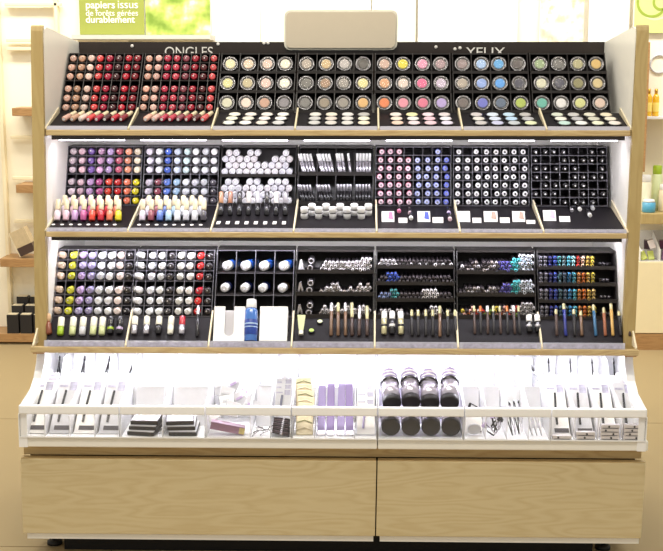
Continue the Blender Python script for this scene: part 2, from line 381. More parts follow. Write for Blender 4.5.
# eyeshadow racks
def eyeshadow(n, rgb, loc, rot, label, group):
    m = mat('powder_'+n.replace(' ', '_'), rgb, .75, var=.1, scale=300)
    t = thing('eyeshadow_pot', label, 'eyeshadow', loc, rot, group)
    obj('case', shared('case', lambda: MB().lathe([(.0215, .012), (.0225, .010), (.0225, .004), (.021, .0015), (.0155, .0012), (.015, .0035)], 24), M_blk), t)
    obj('powder', shared('powder', lambda: MB().lathe([(.0110, .0012), (.0136, .0018), (.0142, .0034)], 24), m), t)
    obj('rim', shared('rim', lambda: MB().lathe([(.0190, .0013), (.0194, .0002), (.0200, .0002), (.0203, .0014)], 24, caps=False), M_silver), t)
    obj('lid', shared('lid', lambda: MB().lathe([(.0155, -.0035), (.0195, -.0028), (.0215, -.0005), (.0222, .0005)], 24), M_lid), t)
    return t
EYE = {2: ['cream yellow:226,216,176', 'rosy beige:222,196,172', 'pinkish beige:214,190,176', 'ivory:236,226,206', 'yellow green:214,210,150', 'olive beige:188,176,140', 'pale pink:222,190,180', 'off white:232,224,212', 'grey green:206,204,180', 'pinkish white:228,208,196', 'rosy brown:190,150,130', 'steel grey:128,124,130'],
       3: ['warm grey:172,160,148', 'tan:198,172,130', 'pearl grey:180,174,172', 'charcoal:70,66,62', 'dark grey:110,108,104', 'brown:160,130,106', 'grey:150,144,138', 'pale yellow:222,212,150', 'slate grey:116,114,112', 'taupe:140,128,112', 'mid grey:142,136,128', 'golden tan:212,170,110'],
       4: ['dusty rose:200,170,156', 'bright yellow:222,206,60', 'candy pink:222,150,180', 'mauve:166,140,146', 'orange tan:214,160,120', 'pale beige:216,200,190', 'hot pink:224,104,148', 'pale lilac:200,184,206', 'orange:220,124,74', 'rose pink:218,140,160', 'deep rose:212,110,140', 'lilac:176,156,210'],
       5: ['dark mauve:140,122,124', 'light blue:160,190,232', 'sky blue:90,164,222', 'charcoal brown:80,72,72', 'warm grey:136,126,122', 'periwinkle:140,166,224', 'bright blue:70,150,226', 'dark slate:66,66,84', 'dark taupe:104,94,92', 'violet blue:104,110,196', 'slate blue:84,100,124', 'lime green:170,188,84'],
       6: ['sage green:150,170,130', 'slate grey:104,110,110', 'khaki:172,166,126', 'gold:214,180,110', 'grey green:134,146,122', 'dark slate:78,84,84', 'olive:136,132,92', 'sand:206,188,140', 'teal green:96,176,160', 'silver white:226,224,224', 'pale lime:206,208,140', 'pinkish beige:214,186,166']}
for i in range(2, 7):
    (yb, zb), (yt, zt) = LV['A']['b'], LV['A']['t']; p = (zt-zb)/3; zs = [zb+p*k for k in range(3)]
    x0, w_ = rack('A', i, zs, 4, .06, 'black %s rack of the top shelf holding twelve round eyeshadows' % RACKW[i], .004, lip=.003)
    cols = C(';'.join(EYE[i]))
    for k, (n, rgb) in enumerate(cols):
        r, c = divmod(k, 4); z = zs[2-r]+.0232; y = yline('A', zs[2-r])+.012
        t = eyeshadow(n, rgb, (x0+w_*(c+.5)+random.uniform(-.003, .001), y, z), (math.radians(-22), 0, math.radians(random.uniform(-4, 4))),
                      '%s round eyeshadow, %s row, %s column, %s rack of top shelf' % (n, ORD[r], ORD[c], RACKW[i]), 'round eyeshadows on the top shelf')
    # testers on the sloped tray
    d = LV['A']; y0, z0 = d['ly']+.014, d['lz1']+.004; sl = math.atan2(zb-.004-z0, yb-.001-y0)
    for k in range(12):
        r, c = divmod(k, 4); n, rgb = cols[k]; pale = tuple(int(v*.35+240*.65) for v in rgb)  # powder colour whitened to imitate glare across the testers
        s = .112-.038*r; y = y0+s; z = z0+s*math.tan(sl)
        t = thing('eyeshadow_tester', 'flat %s eyeshadow tester, %s row, %s column, %s tray of top shelf' % (n, ORD[r], ORD[c], RACKW[i]), 'eyeshadow tester',
                  (MX[i]+MW*(.17+.20*c)+.012-(.004*r if i < 3 else -.003*(r-1)*(i-3)/2), y, z+.0004), (sl, 0, 0), 'eyeshadow testers on the top shelf')
        obj('holder', shared('tholder', lambda: MB().lathe([(.0195, 0), (.019, .004), (.0165, .0042), (.016, .003)], 20, 'z'), M_blk), t)
        obj('powder', shared('tpowder', lambda: MB().lathe([(.0158, .0032), (.0150, .0052), (.010, .0056)], 20, 'z'), mat('tester_'+n.replace(' ', '_'), pale, .6)), t)
def slope(L):
    d = LV[L]; yb, zb = d['b']; y0, z0 = d['ly']+.014, d['lz1']+.004
    return y0, z0, math.atan2(zb-.004-z0, yb-.001-y0)
# nail polish testers lying on the two left trays of the top shelf
for i, cols in ((0, A1), (1, A2)):
    y0, z0, sl = slope('A')
    for c in range(8):
        n, rgb = cols[c]; s = .048
        r = .0078
        m = mat('polish_'+n.replace(' ', '_')+'_100', rgb, .18, coat=.8, var=.12, scale=120)
        t = thing('polish_tester', '%s polish tester lying %s from left on %s tray of top shelf' % (n, ORD[c], RACKW[i]), 'nail polish',
                  (MX[i]+MW*(.16+.1*c), y0+s, z0+s*math.tan(sl)+r/cos(sl)+.0006), (sl, 0, math.radians(-16)), 'polish testers on the top shelf')
        obj('bottle', shared('tbot', lambda: bottle_mb(r, .038), m), t)
        obj('cap', shared('tcap', lambda: cap_mb(r*1.3, .038, .030), M_cream), t)
        obj('base_glint', shared('tbl', lambda: MB().lathe([(r*.5, -.0008), (r*.5, -.0001)], 10), M_paper), t)  # white disc imitates the highlight at the bottle's end

# testers leaning on middle shelf, racks one and two
def leaning(name, label, cat, group, L, x, s, length, ang, parts, rz=0, r=.008):
    """a slim product standing on the sloped tray, tilted back by ang from upright; parts: (part, profile, material)"""
    y0, z0, sl = slope(L); y = y0+s; z = z0+s*math.tan(sl)
    t = thing(name, label, cat, (x, y, z+r*sin(ang)/1.0*.9+.0006), (-ang, 0, rz), group)
    for pn, key, prof, m in parts: obj(pn, shared(key, lambda: MB().lathe(prof, 12, 'z'), m), t)
    return t
for i, cols in ((0, B1l), (1, B2l)):
    for c in range(8):
        n, rgb = cols[c]; m = mat('polish_'+n.replace(' ', '_')+'_100', rgb, .18, coat=.8, var=.12, scale=120)
        x = MX[i]+MW*(.06+.108*c)+ (.0 if i == 0 else .012)
        leaning('polish_tester', '%s polish tester standing %s from left on %s tray of middle shelf' % (n, ORD[c], RACKW[i]), 'nail polish', 'standing polish testers', 'B', x, .066, .06, math.radians(24),
                [('bottle', 'sb', [(.0075, 0), (.0090, .002), (.0090, .024), (.006, .029), (.0045, .030)], m), ('cap', 'sc', [(.0060, .0302), (.0072, .033), (.0070, .056), (.0045, .060)], M_cream)])
        if c < 7:
            leaning('polish_tester', '%s polish tester, rear row, %s from left, on %s tray of middle shelf' % (n, ORD[c], RACKW[i]), 'nail polish', 'rear polish testers', 'B', x+.010, .104, .06, math.radians(24),
                [('bottle', 'sb', [(.0075, 0), (.0090, .002), (.0090, .024), (.006, .029), (.0045, .030)], m), ('cap', 'sc', [(.0060, .0302), (.0072, .033), (.0070, .056), (.0045, .060)], M_cream)])
        y0, z0, sl = slope('B'); s = .040
        tag(part('number_label', MB().lathe([(.0052, 0), (.0052, .0012)], 10, 'z'), M_paper, None, (x-.004, y0+s, z0+s*math.tan(sl)+.0004), (sl, 0, 0)),
            'small white round label before %s tester on %s tray of middle shelf' % (ORD[c], RACKW[i]), 'label', 'round tray labels')
# third rack, middle shelf: heaps of white round bottles
(yb, zb), (yt, zt) = LV['B']['b'], LV['B']['t']
zs = [zb, zb+(zt-zb)*.50]
x0, w_ = rack('B', 2, zs, 1, .062, 'black third rack of the middle shelf heaped with white round bottles', .004, lip=.004)
def disc_bottle(t, m, r=.0100):
    obj('bottle', shared('db%.4f' % r, lambda: bottle_mb(r, .05), m), t)
    obj('end_ring', shared('dr%.4f' % r, lambda: MB().lathe([(r*.40, -.0001), (r*.45, -.0010), (r*.58, -.0010), (r*.64, .0001)], 12, caps=False), M_grey), t)
wm = [mat('pearly_white_%d' % k, c, .25, coat=.5) for k, c in enumerate(((238, 236, 240), (226, 224, 232), (232, 226, 228)))]
for tier, hs in ((1, [4, 4, 3, 4, 4, 2, 2, 3, 4, 4]), (0, [4, 4, 3, 4, 4, 3, 4, 4, 4, 3])):
    z0 = zs[tier]
    for c in range(10):
        for h in range(hs[c]):
            x = x0+.0108+.0202*c+(.0101 if h % 2 else 0)
            if x > x0+w_-.0105: continue
            zz = z0+.0098+.0172*h
            if zz+.009 > (zs[1]-.004 if tier == 0 else zt+.004): continue
            yy = yline('B', zz)-.004+random.uniform(0, .004)
            t = thing('white_bottle', 'white round bottle, %s column, %s layer, %s half, third middle shelf rack' % (ORD[c], ORD[h], 'upper' if tier else 'lower'), 'bottle', (x+random.uniform(-.0006, .0006), yy, zz), (0, 0, 0), 'white bottles heaped in the %s half' % ('upper' if tier else 'lower'))
            disc_bottle(t, wm[random.randrange(3)], .0094)
cols = C('tan:176,130,96;copper brown:150,100,72;black:34,30,32;white and dark:206,200,196;silver:186,184,190;black:34,30,32;pale:220,214,210;grey:150,146,152')
for c, (n, rgb) in enumerate(cols):
    m = mat('gloss_'+n.replace(' ', '_'), rgb, .22, coat=.6)
    leaning('gloss_tester', '%s slim tester tube, %s from left on third tray of middle shelf' % (n, ORD[c]), 'tester', 'slim testers on the third tray', 'B', MX[2]+MW*(.06+.115*c), .115, .06, math.radians(22),
            [('tube', 'gt', [(.006, 0), (.0075, .002), (.0075, .034)], M_blk), ('cap', 'gc', [(.0066, .0342), (.0070, .036), (.0068, .066), (.005, .068)], m)])
    y0, z0, sl = slope('B'); s = .06
    tag(part('number_label', MB().box(-.005, .005, -.012, .012, 0, .001), M_paper, None, (MX[2]+MW*(.06+.115*c), y0+s, z0+s*math.tan(sl)+.0004), (sl, 0, 0)),
        'small white card before %s tube on third tray of middle shelf' % ORD[c], 'label', 'tray cards')
# middle rack, middle shelf: slim tubes leaning in two tiers
zs = [zb+.004, zb+(zt-zb)*.53]
x0, w_ = rack('B', 3, zs, 4, .07, 'black middle rack of the middle shelf with slim leaning tubes', .005, lip=.006)
for tier in (0, 1):
    for g in range(4):
        ml = 5
        for c in range(ml):
            if tier == 1 and g == 2 and c == 3: continue
            tilt = math.radians(-14 if g < 2 else (-8 if (g == 2 and tier) else 0))
            x = x0+w_*g+.008+c*.0088
            L_ = .056 if tier else .052
            if tilt < 0: x = min(max(x-.004, x0+w_*g+.007+.0), x0+w_*(g+1)-.006)-0.0
            yy = yline('B', zs[tier])+.009
            t = thing('slim_tube', 'silver capped slim tube, %s of %s group, %s tier of middle rack' % (ORD[c], ORD[g], ('lower', 'upper')[tier]), 'tube', (x+(.007 if tilt < -.2 else .003 if tilt < 0 else 0), yy, zs[tier]+.0012), (math.radians(-9), tilt, 0), 'slim tubes in the middle rack')
            obj('tube', shared('slt%d' % tier, lambda: MB().lathe([(.0034, 0), (.0040, .001), (.0040, L_*.62)], 10, 'z'), M_silver if tier else M_blk), t)
            obj('cap', shared('slc%d' % tier, lambda: MB().lathe([(.0036, L_*.62+.0002), (.0037, L_*.98), (.0030, L_)], 10, 'z'), M_white2 if tier else M_silver), t)
y0, z0, sl = slope('B')
for c in range(10):
    s = .13 if c % 2 else .10; x = MX[3]+MW*(.11+.088*c)
    t = thing('white_pot', 'small white cream pot, %s from left on middle tray of middle shelf' % ORD[c], 'pot', (x, y0+s, z0+s*math.tan(sl)+.0005), (sl, 0, 0), 'white pots on the middle tray')
    obj('jar', shared('potj', lambda: MB().lathe([(.008, 0), (.0098, .001), (.0102, .016), (.009, .018)], 14, 'z'), M_white2), t)
    obj('lid', shared('potl', lambda: MB().lathe([(.0100, .0182), (.0106, .019), (.0106, .031), (.009, .0325)], 14, 'z'), M_paper), t)
    obj('band', shared('potb', lambda: MB().lathe([(.0104, .0162), (.0107, .0164), (.0107, .0178), (.0104, .018)], 14, 'z'), M_blk), t)
# racks five to seven, middle shelf: seven rows of round ended glosses
def gloss(n, rgb, loc, rot, label, group, r, ring, dot):
    t = thing('lip_gloss_tube', label, 'lip gloss', loc, rot, group)
    m = mat('gloss_'+n.replace(' ', '_'), rgb, .2, coat=.7)
    obj('tube', shared('gl%.4f' % r, lambda: MB().lathe([(r*.94, .004), (r, .006), (r*.95, .055)], 12), m), t)
    obj('end_cap', shared('ge%.4f' % r, lambda: MB().lathe([(r*.62, 0), (r*.86, .0003), (r*.9, .0038)], 12), ring), t)
    obj('end_dot', shared('gd%.4f' % r, lambda: MB().lathe([(r*.34, -.0008), (r*.34, -.0001)], 10), dot), t)
M_pw = mat('pale_pink_white', (236, 206, 218), .25, coat=.5); M_bw = mat('pale_blue_white', (190, 198, 236), .25, coat=.5)
for i in (4, 5, 6):
    p = (zt-zb)/7; zs = [zb+p*k for k in range(7)]
    kindw = {4: 'pink and blue', 5: 'white', 6: 'black'}[i]
    x0, w_ = rack('B', i, zs, 8, .065, 'black %s rack of the middle shelf with seven rows of %s tubes' % (RACKW[i], kindw), .0025, edge=M_greyl)
    for rI in range(7):
        row = 6-rI
        for c in range(8):
            if i == 4 and row == 0 and c in (3, 4, 5, 7): continue
            if i == 5 and row == 0 and c in (1,): continue
            if i == 6 and (rI*5+c*3) % 7 in (0, 3): continue
            if i == 4:
                n, rgb = (('pink', (206, 96, 136)) if c < 2 else ('deep pink', (186, 60, 96))) if c < 4 else (('periwinkle', (110, 120, 190)) if c < 6 else ('blue', (70, 84, 196)))
                ring, dot = (M_pw, M_silver) if c < 4 else (M_bw if c < 7 else mat('mid_blue', (120, 130, 214), .3), M_silver)
            elif i == 5: n, rgb, ring, dot = 'black and white', (60, 56, 62), M_white2, (M_blk if c > 2 else M_silver)
            else: n, rgb, ring, dot = 'black', (30, 27, 30), M_blk, M_white2
            r = .0082 if i != 6 else .0078
            gloss(n, rgb, (x0+w_*(c+.5)+random.uniform(-.003, .003), yline('B', zs[rI])-.006+random.uniform(0, .006), zs[rI]+r+.0004), (0, 0, math.radians(random.uniform(-3, 3)+(0 if i == 4 else (6 if c > 5 or i == 6 else 0)))),
                  '%s tube, %s row, %s column, %s rack of middle shelf' % (n, ORD[row], ORD[c], RACKW[i]), 'round ended tubes in the %s rack' % RACKW[i], r, ring, dot)
# leaflets and testers on those trays
M_pink = mat('print_pink', (226, 120, 160), .5); M_blue = mat('print_blue', (60, 80, 190), .5); M_lil = mat('print_lilac', (190, 170, 206), .5, var=.3, scale=120); M_tanp = mat('print_tan', (176, 150, 136), .5, var=.3, scale=120)
def card(px, py, wpx, hm, pr, label, i):
    y0, z0, sl = slope('B'); 
    # foot of the card on the slope
    lo, hi = 0, .2
    for _ in range(30):
        s = (lo+hi)/2; y = y0+s; z = z0+s*math.tan(sl); q = at(px, py, y)
        if q.z > z: lo = s
        else: hi = s
    y = y0+s; x = at(px, py, y).x; wm_ = wpx*.00262
    s2 = math.radians(36)
    t = thing('swatch_card', label, 'card', (x, y, z0+s*math.tan(sl)+.0006), (math.radians(-40), 0, 0), 'swatch cards on the middle shelf trays')
    part('card', MB().box(-wm_/2, wm_/2, 0, .0015, 0, hm), M_paper, t)
    if pr:
        part('print', MB().prism([(wm_*.02, hm*.3), (wm_*.42, hm*.2), (wm_*.36, hm*.9), (wm_*.1, hm*.95)], -.0006, -.0001, 'y'), pr, t)
        part('print_line', MB().box(-wm_*.4, -wm_*.1, -.0006, -.0001, hm*.2, hm*.26).box(-wm_*.4, -wm_*.05, -.0006, -.0001, hm*.32, hm*.36), M_grey, t)
card(388, 222, 13, .034, M_pink, 'white card with pink swatch on the fifth tray', 4)
card(424, 222, 13, .034, M_blue, 'white card with blue swatch on the fifth tray', 4)
card(438, 223, 11, .018, None, 'low blank white card right of the blue swatch card', 4)
card(403, 223, 9, .016, None, 'low blank white card right of the pink swatch card', 4)
card(464, 222, 13, .034, M_grey, 'white card with grey print, first on the sixth tray', 5)
card(477, 223, 9, .016, None, 'low blank white card, left one on the sixth tray', 5)
card(491, 222, 14, .034, M_tanp, 'white card with tan face print on the sixth tray', 5)
card(505, 223, 10, .017, None, 'low blank white card, right one on the sixth tray', 5)
card(519, 222, 13, .034, M_tanp, 'white card with tan print nearest the sixth tray right end', 5)
card(550, 221, 13, .034, M_lil, 'white card with lilac print on the rightmost tray', 6)
card(565, 222, 11, .018, None, 'low blank white card on the rightmost tray', 6)
card(531, 224, 9, .012, None, 'low white card at the sixth tray right end', 5)
for q, (px, py, nm, m) in enumerate(((399, 214, 'pink', M_pink), (410, 216, 'pale pink', M_pw), (449, 216, 'lilac', M_lil), (411, 221, 'white', M_paper), (450, 222, 'pearl', M_pw), (572, 213, 'silver', M_silver), (580, 212, 'white', M_paper), (590, 218, 'pale', M_paper), (593, 211, 'grey', M_grey))):
    y0, z0, sl = slope('B'); lo, hi = 0, .2
    for _ in range(30):
        s = (lo+hi)/2; g = at(px, py, y0+s)
        if g.z > z0+s*math.tan(sl): lo = s
        else: hi = s
    t = thing('tray_tester', 'short black tester with %s end, lying %s from left on right trays' % (nm, ORD[q]), 'tester', (at(px, py, y0+s).x, y0+s, z0+s*math.tan(sl)+.0062), (sl, 0, 0), 'short testers on the right trays')
    part('tube', MB().lathe([(.0056, .012), (.0056, .05)], 10), M_blk, t); part('end', MB().lathe([(.004, 0), (.0056, .001), (.0056, .0118)], 10), m, t)

# ------------------------------------------------------------------ bottom shelf
(yb, zb), (yt, zt) = LV['C']['b'], LV['C']['t']
# third rack: eight bottles lying cap forward in pigeonholes, above a pair of dispensers
h3 = zt-zb; zs = [zb, zb+h3*.32, zb+h3*.655]
x0, w_ = rack('C', 2, zs, 4, .075, 'black third rack of the bottom shelf with eight white capped bottles', .0035, edge=M_greyl)
M_bl = mat('remover_blue', (40, 84, 170), .15, coat=.6); M_bn = mat('bottle_brown', (70, 56, 40), .2, coat=.5); M_deepb = mat('bottle_deep_blue', (30, 38, 92), .2, coat=.5)
for row in (0, 1):
    for c in range(4):
        r = .0135 if row == 0 else .012; z = zs[2-row]+.0146
        t = thing('remover_bottle', '%s bottle lying white cap forward, %s row, %s column, third bottom rack' % (('blue', 'dark')[row], ORD[row], ORD[c]), 'bottle', (x0+w_*(c+.5)-.004+random.uniform(-.003, .003), yline('C', zs[2-row])+.012, z), (0, 0, math.radians(-22 if row == 0 else -14)), 'bottles in the third bottom rack')
        part('bottle', MB().lathe([(.007, .0202), (.0140, .026), (.0144, .034), (.0144, .062)], 16), M_bl if row == 0 else (M_bn if c == 3 else M_deepb), t)
        part('cap', MB().lathe([(r*.5, -.0006), (r*.8, 0), (r, .003), (r*1.02, .020)], 18), M_white2, t)
        part('cap_ring', MB().lathe([(r*.36, -.0007), (r*.42, -.0012), (r*.5, -.0012), (r*.52, -.0007)], 16, caps=False), M_grey, t)
# white dispensers and the blue bottle on the third tray
def on_slope(L, px, py):
    y0, z0, sl = slope(L); lo, hi = 0, .2
    for _ in range(30):
        s = (lo+hi)/2; g = at(px, py, y0+s)
        if g.z > z0+s*math.tan(sl): lo = s
        else: hi = s
    return at(px, py, y0+s).x, y0+s, z0+s*math.tan(sl), sl
def px_w(px0, px1, py, Y): return at(px1, py, Y).x-at(px0, py, Y).x
d3 = LV['C']; bz = d3['lz1']+.004
for k, (pa, pb, lab) in enumerate(((213, 244, 'white cotton pad dispenser with U shaped slot, left of blue bottle'), (259, 287, 'plain white box dispenser right of the blue bottle'))):
    x, y, z, sl = on_slope('C', (pa+pb)/2, 341); wd = px_w(pa, pb, 325, y); H = .098; D = .036
    t = thing('pad_dispenser', lab, 'dispenser', (x, y-.002, z+.0006), (math.radians(-32), 0, 0))
    e = .0025
    if k == 0:
        sw, sb = wd*.15, H*.27
        arc = [(sw*cos(a), sb+sw*sin(a)) for a in [PI+PI*j/8 for j in range(9)]]
        poly = [(-wd/2, 0), (wd/2, 0), (wd/2, H), (sw, H)]+[(-p[0], p[1]) for p in arc]+[(-sw, H), (-wd/2, H)]
        part('front_panel', MB().prism(poly, 0, e, 'y'), M_white2, t)
        part('pad_stack', MB().bbox(-wd*.36, wd*.36, e+.004, D-e-.003, e+.001, H*.92, .004), mat('cotton_grey', (196, 194, 200), .9), t)
    else:
        part('front_panel', MB().bbox(-wd/2, wd/2, 0, e, 0, H, .0008), M_white2, t)
        part('keyhole', MB().lathe([(.003, -.0004), (.003, -.0001)], 12), M_grey, t, (-wd*.05, 0, H*.92))
    part('side_wall', MB().box(-wd/2, -wd/2+e, e, D, 0, H), M_white2, t); part('side_wall', MB().box(wd/2-e, wd/2, e, D, 0, H), M_white2, t)
    part('rear_wall', MB().box(-wd/2+e, wd/2-e, D-e, D, 0, H), M_white2, t); part('floor_panel', MB().box(-wd/2+e, wd/2-e, e, D-e, 0, e), M_white2, t)
x, y, z, sl = on_slope('C', 250.5, 343)
t = thing('remover_bottle', 'upright blue makeup remover bottle with white cap between two white dispensers', 'bottle', (x, y+.002, z+.004), (math.radians(-24), 0, 0))
part('bottle', MB().lathe([(.0155, 0), (.0172, .002), (.0172, .082), (.0150, .088), (.010, .090)], 20, 'z'), mat('clear_blue', (70, 120, 200), .12, coat=.7), t)
part('label', MB().lathe([(.0173, .016), (.0176, .0165), (.0176, .0575), (.0173, .058)], 20, 'z'), mat('deep_blue_label', (36, 66, 150), .4, var=.35, scale=140), t, label='deep blue label')
part('label_stripe', MB().lathe([(.01765, .044), (.0178, .0442), (.0178, .0478), (.01765, .048)], 20, 'z').lathe([(.01765, .036), (.0178, .0362), (.0178, .0386), (.01765, .0388)], 20, 'z'), mat('pale_blue_print', (170, 196, 232), .5), t)
part('cap', MB().lathe([(.0135, .0902), (.0140, .091), (.0135, .112), (.010, .114)], 20, 'z'), M_white2, t)

# racks four to seven: open tiers of pencils
M_pb = mat('pencil_barrel_dark', (44, 38, 42), .35)
def pencil(rgb, n, loc, label, group, r=.0050, ln=.062, rot=(0,0,0), name='cosmetic_pencil'):
    m = mat('pencil_'+n.replace(' ', '_'), rgb, .35, coat=.3)
    o = obj(name, shared('pencil%.4f_%.3f' % (r, ln), lambda: MB().lathe([(r*.45, -.0005), (r*.55, 0), (r*.92, .0008), (r, .003), (r, .012), (r*.98, .0122), (r*.98, ln)], 6, mats=[1, 0, 0, 0, 1, 1, 1], smooth=False, ph=PI/6), m, M_pb), None, loc, rot)
    return tag(o, label, 'pencil', group)
def pile(L, x0, x1, zf, heights, r, pick, label, group, zmax, ln=.062, name='cosmetic_pencil'):
    """hexagonal heap of round ended pencils lying toward the viewer"""
    n = len(heights); st = (x1-x0-2*r)/max(n-1, 1)
    st = max(st, 2*r*1.02)
    for c, h in enumerate(heights):
        for k in range(h):
            x = x0+r+st*c+(st/2 if k % 2 else 0)
            if x > x1-r*.6: continue
            z = zf+r+k*r*1.78
            if z+r > zmax: continue
            n_, rgb = pick(c, k)
            pencil(rgb, n_, (x, yline(L, zf)-.004+random.uniform(0, .010), z+.0003), label(n_, c, k), group, r*.96, ln, (0, random.uniform(-.3, .3), math.radians(random.uniform(-2, 2))), name)
# middle rack (fourth)
t3 = [zb, zb+h3*.335, zb+h3*.67]
WH = ('white ended', (232, 228, 230)); SV = ('silver ended', (186, 182, 184)); DK = ('dark ended', (70, 64, 66)); TN = ('grey tan', (160, 150, 144))
x0, w_ = rack('C', 3, t3, 1, .07, 'black middle rack of the bottom shelf with three bins of pencils', .005, lip=.006)
tw = ['lower', 'centre', 'upper']
hs = [[2, 3, 2, 3, 3, 2, 2, 3, 3, 2, 3, 3, 2, 3, 2], [1, 2, 2, 3, 3, 1, 1, 2, 1, 2, 3, 2, 3, 3, 2], [2, 3, 3, 3, 3, 3, 3, 3, 3, 3, 4, 4, 4, 3, 3]]
for k in range(3):
    zm = (t3[k+1]-.005 if k < 2 else zt-.005)
    pile('C', x0+.064, x0+w_-.003, t3[k], hs[k], .0052, lambda c, j, k=k: (WH if k == 2 or (j > 0 and (c*7+j*3) % 3) else SV if (c+j) % 2 else TN),
         lambda n, c, j, k=k: '%s pencil, %s column, %s layer, %s bin, bottom shelf middle rack' % (n, ORD[c], ORD[j], tw[k]), 'pencils in the %s bin of the middle rack' % tw[k], zm, name='capped_pencil')
    # sharpeners and round mirrors in the left of each bin
    yy = yline('C', t3[k])
    t = thing('sharpener', 'white wedge shaped sharpener at left of the %s bin, bottom middle rack' % tw[k], 'sharpener', (x0+.013, yy+.008, t3[k]+.0005), (0, 0, 0), 'sharpeners')
    part('body', MB().prism([(-.009, 0), (.009, 0), (.006, .012), (.001, .030), (-.004, .028)], 0, .014, 'y'), M_white2 if k == 2 else M_silver, t)
    part('blade', MB().prism([(-.004, .003), (.003, .003), (.001, .018)], -.0008, -.0001, 'y'), M_grey if k == 2 else M_blk, t)
    for j in range(2):
        q = thing('lip_balm_tube', 'silver ringed round tube end, %s of two in %s bin, bottom middle rack' % (('lower', 'upper')[j], tw[k]), 'tube', (x0+.037+.003*j, yy+.0, t3[k]+.0098+.0192*j), (0, 0, 0), 'round tube ends')
        part('tube', MB().lathe([(.0088, .001), (.0094, .003), (.0094, .05)], 14), M_blk2, q); part('end_ring', MB().lathe([(.0050, .0006), (.0056, -.0004), (.0078, -.0006), (.0082, .0008)], 14, caps=False), M_silver, q)
# fifth rack
x0, w_ = rack('C', 4, [zb, zb+h3*.25, zb+h3*.5, zb+h3*.75], 1, .07, 'black fifth rack of the bottom shelf with four bins of dark pencils', .005, lip=.005)
t4 = [zb, zb+h3*.25, zb+h3*.5, zb+h3*.75]; tw4 = ['lowest', 'third', 'second', 'top']
BLU = ('blue', (70, 96, 190)); TEA = ('teal', (70, 150, 150)); LBL = ('dusky blue', (110, 124, 160))
def pick5(k):
    def f(c, j):
        if k == 3: return SV if c < 4 else (WH if (c*3+j*2) % 6 == 0 else DK)
        if k == 2: return DK if c < 2 else (BLU if c < 5 else DK)
        if k == 1: return LBL if c < 3 else (TEA if c < 5 else (WH if 10 < c < 15 else DK))
        return SV if c < 6 and j else (WH if c in (13, 14) else DK)
    return f
h5 = [[2, 2, 2, 1, 2, 2, 1, 1, 1, 2, 1, 2, 2, 3, 3, 2, 1, 2, 1], [2, 2, 2, 3, 3, 2, 2, 2, 2, 2, 2, 3, 3, 3, 3, 2, 2, 2, 2], [2, 2, 3, 4, 4, 2, 2, 2, 2, 2, 2, 2, 2, 2, 2, 2, 2, 2, 2], [2, 2, 2, 2, 2, 2, 2, 2, 2, 2, 2, 2, 2, 2, 2, 2, 2, 2, 2]]
for k in range(4):
    pile('C', x0+.004, x0+w_-.003, t4[k], h5[k], .0051, pick5(k), lambda n, c, j, k=k: '%s pencil, %s column, %s layer, %s bin, bottom shelf fifth rack' % (n, ORD[c], ORD[j], tw4[k]), 'pencils in the %s bin of the fifth rack' % tw4[k], t4[k]+h3*.25-.005)
# sixth rack
x0, w_ = rack('C', 5, t3, 1, .07, 'black sixth rack of the bottom shelf with three bins of coloured pencils', .005, lip=.006)
CY = ('cyan', (90, 200, 205)); VI = ('violet blue', (96, 90, 170)); WHX = ('pearl white', (214, 220, 230)); OR = ('orange', (220, 120, 50)); RD = ('red', (196, 50, 40)); YE = ('yellow', (216, 196, 70)); PK = ('pale pink', (220, 170, 160)); GR = ('leaf green', (120, 150, 70))
def pick6(k):
    def f(c, j):
        if c > 14: return WHX if k else (SV)
        if k == 0: return [DK, TN, OR, YE, RD, PK, GR, WH][(c*5+j*3) % 8]
        if c > 12: return CY
        if c > 9: return VI
        return [DK, SV, TN, DK][(c*3+j) % 4]
    return f
h6 = [[2, 2, 2, 3, 2, 2, 1, 2, 2, 3, 3, 3, 2, 3, 3, 4, 4, 4, 4], [1, 2, 2, 2, 2, 2, 1, 2, 2, 2, 2, 3, 3, 4, 4, 4, 4, 4, 4], [2, 2, 2, 3, 3, 2, 3, 3, 3, 3, 3, 3, 3, 4, 4, 5, 5, 5, 5]]
for k in range(3):
    pile('C', x0+.004, x0+w_-.003, t3[k], h6[k], .0053, pick6(k), lambda n, c, j, k=k: '%s pencil, %s column, %s layer, %s bin, bottom shelf sixth rack' % (n, ORD[c], ORD[j], tw[k]), 'pencils in the %s bin of the sixth rack' % tw[k], t3[k]+h3*.33-.005)
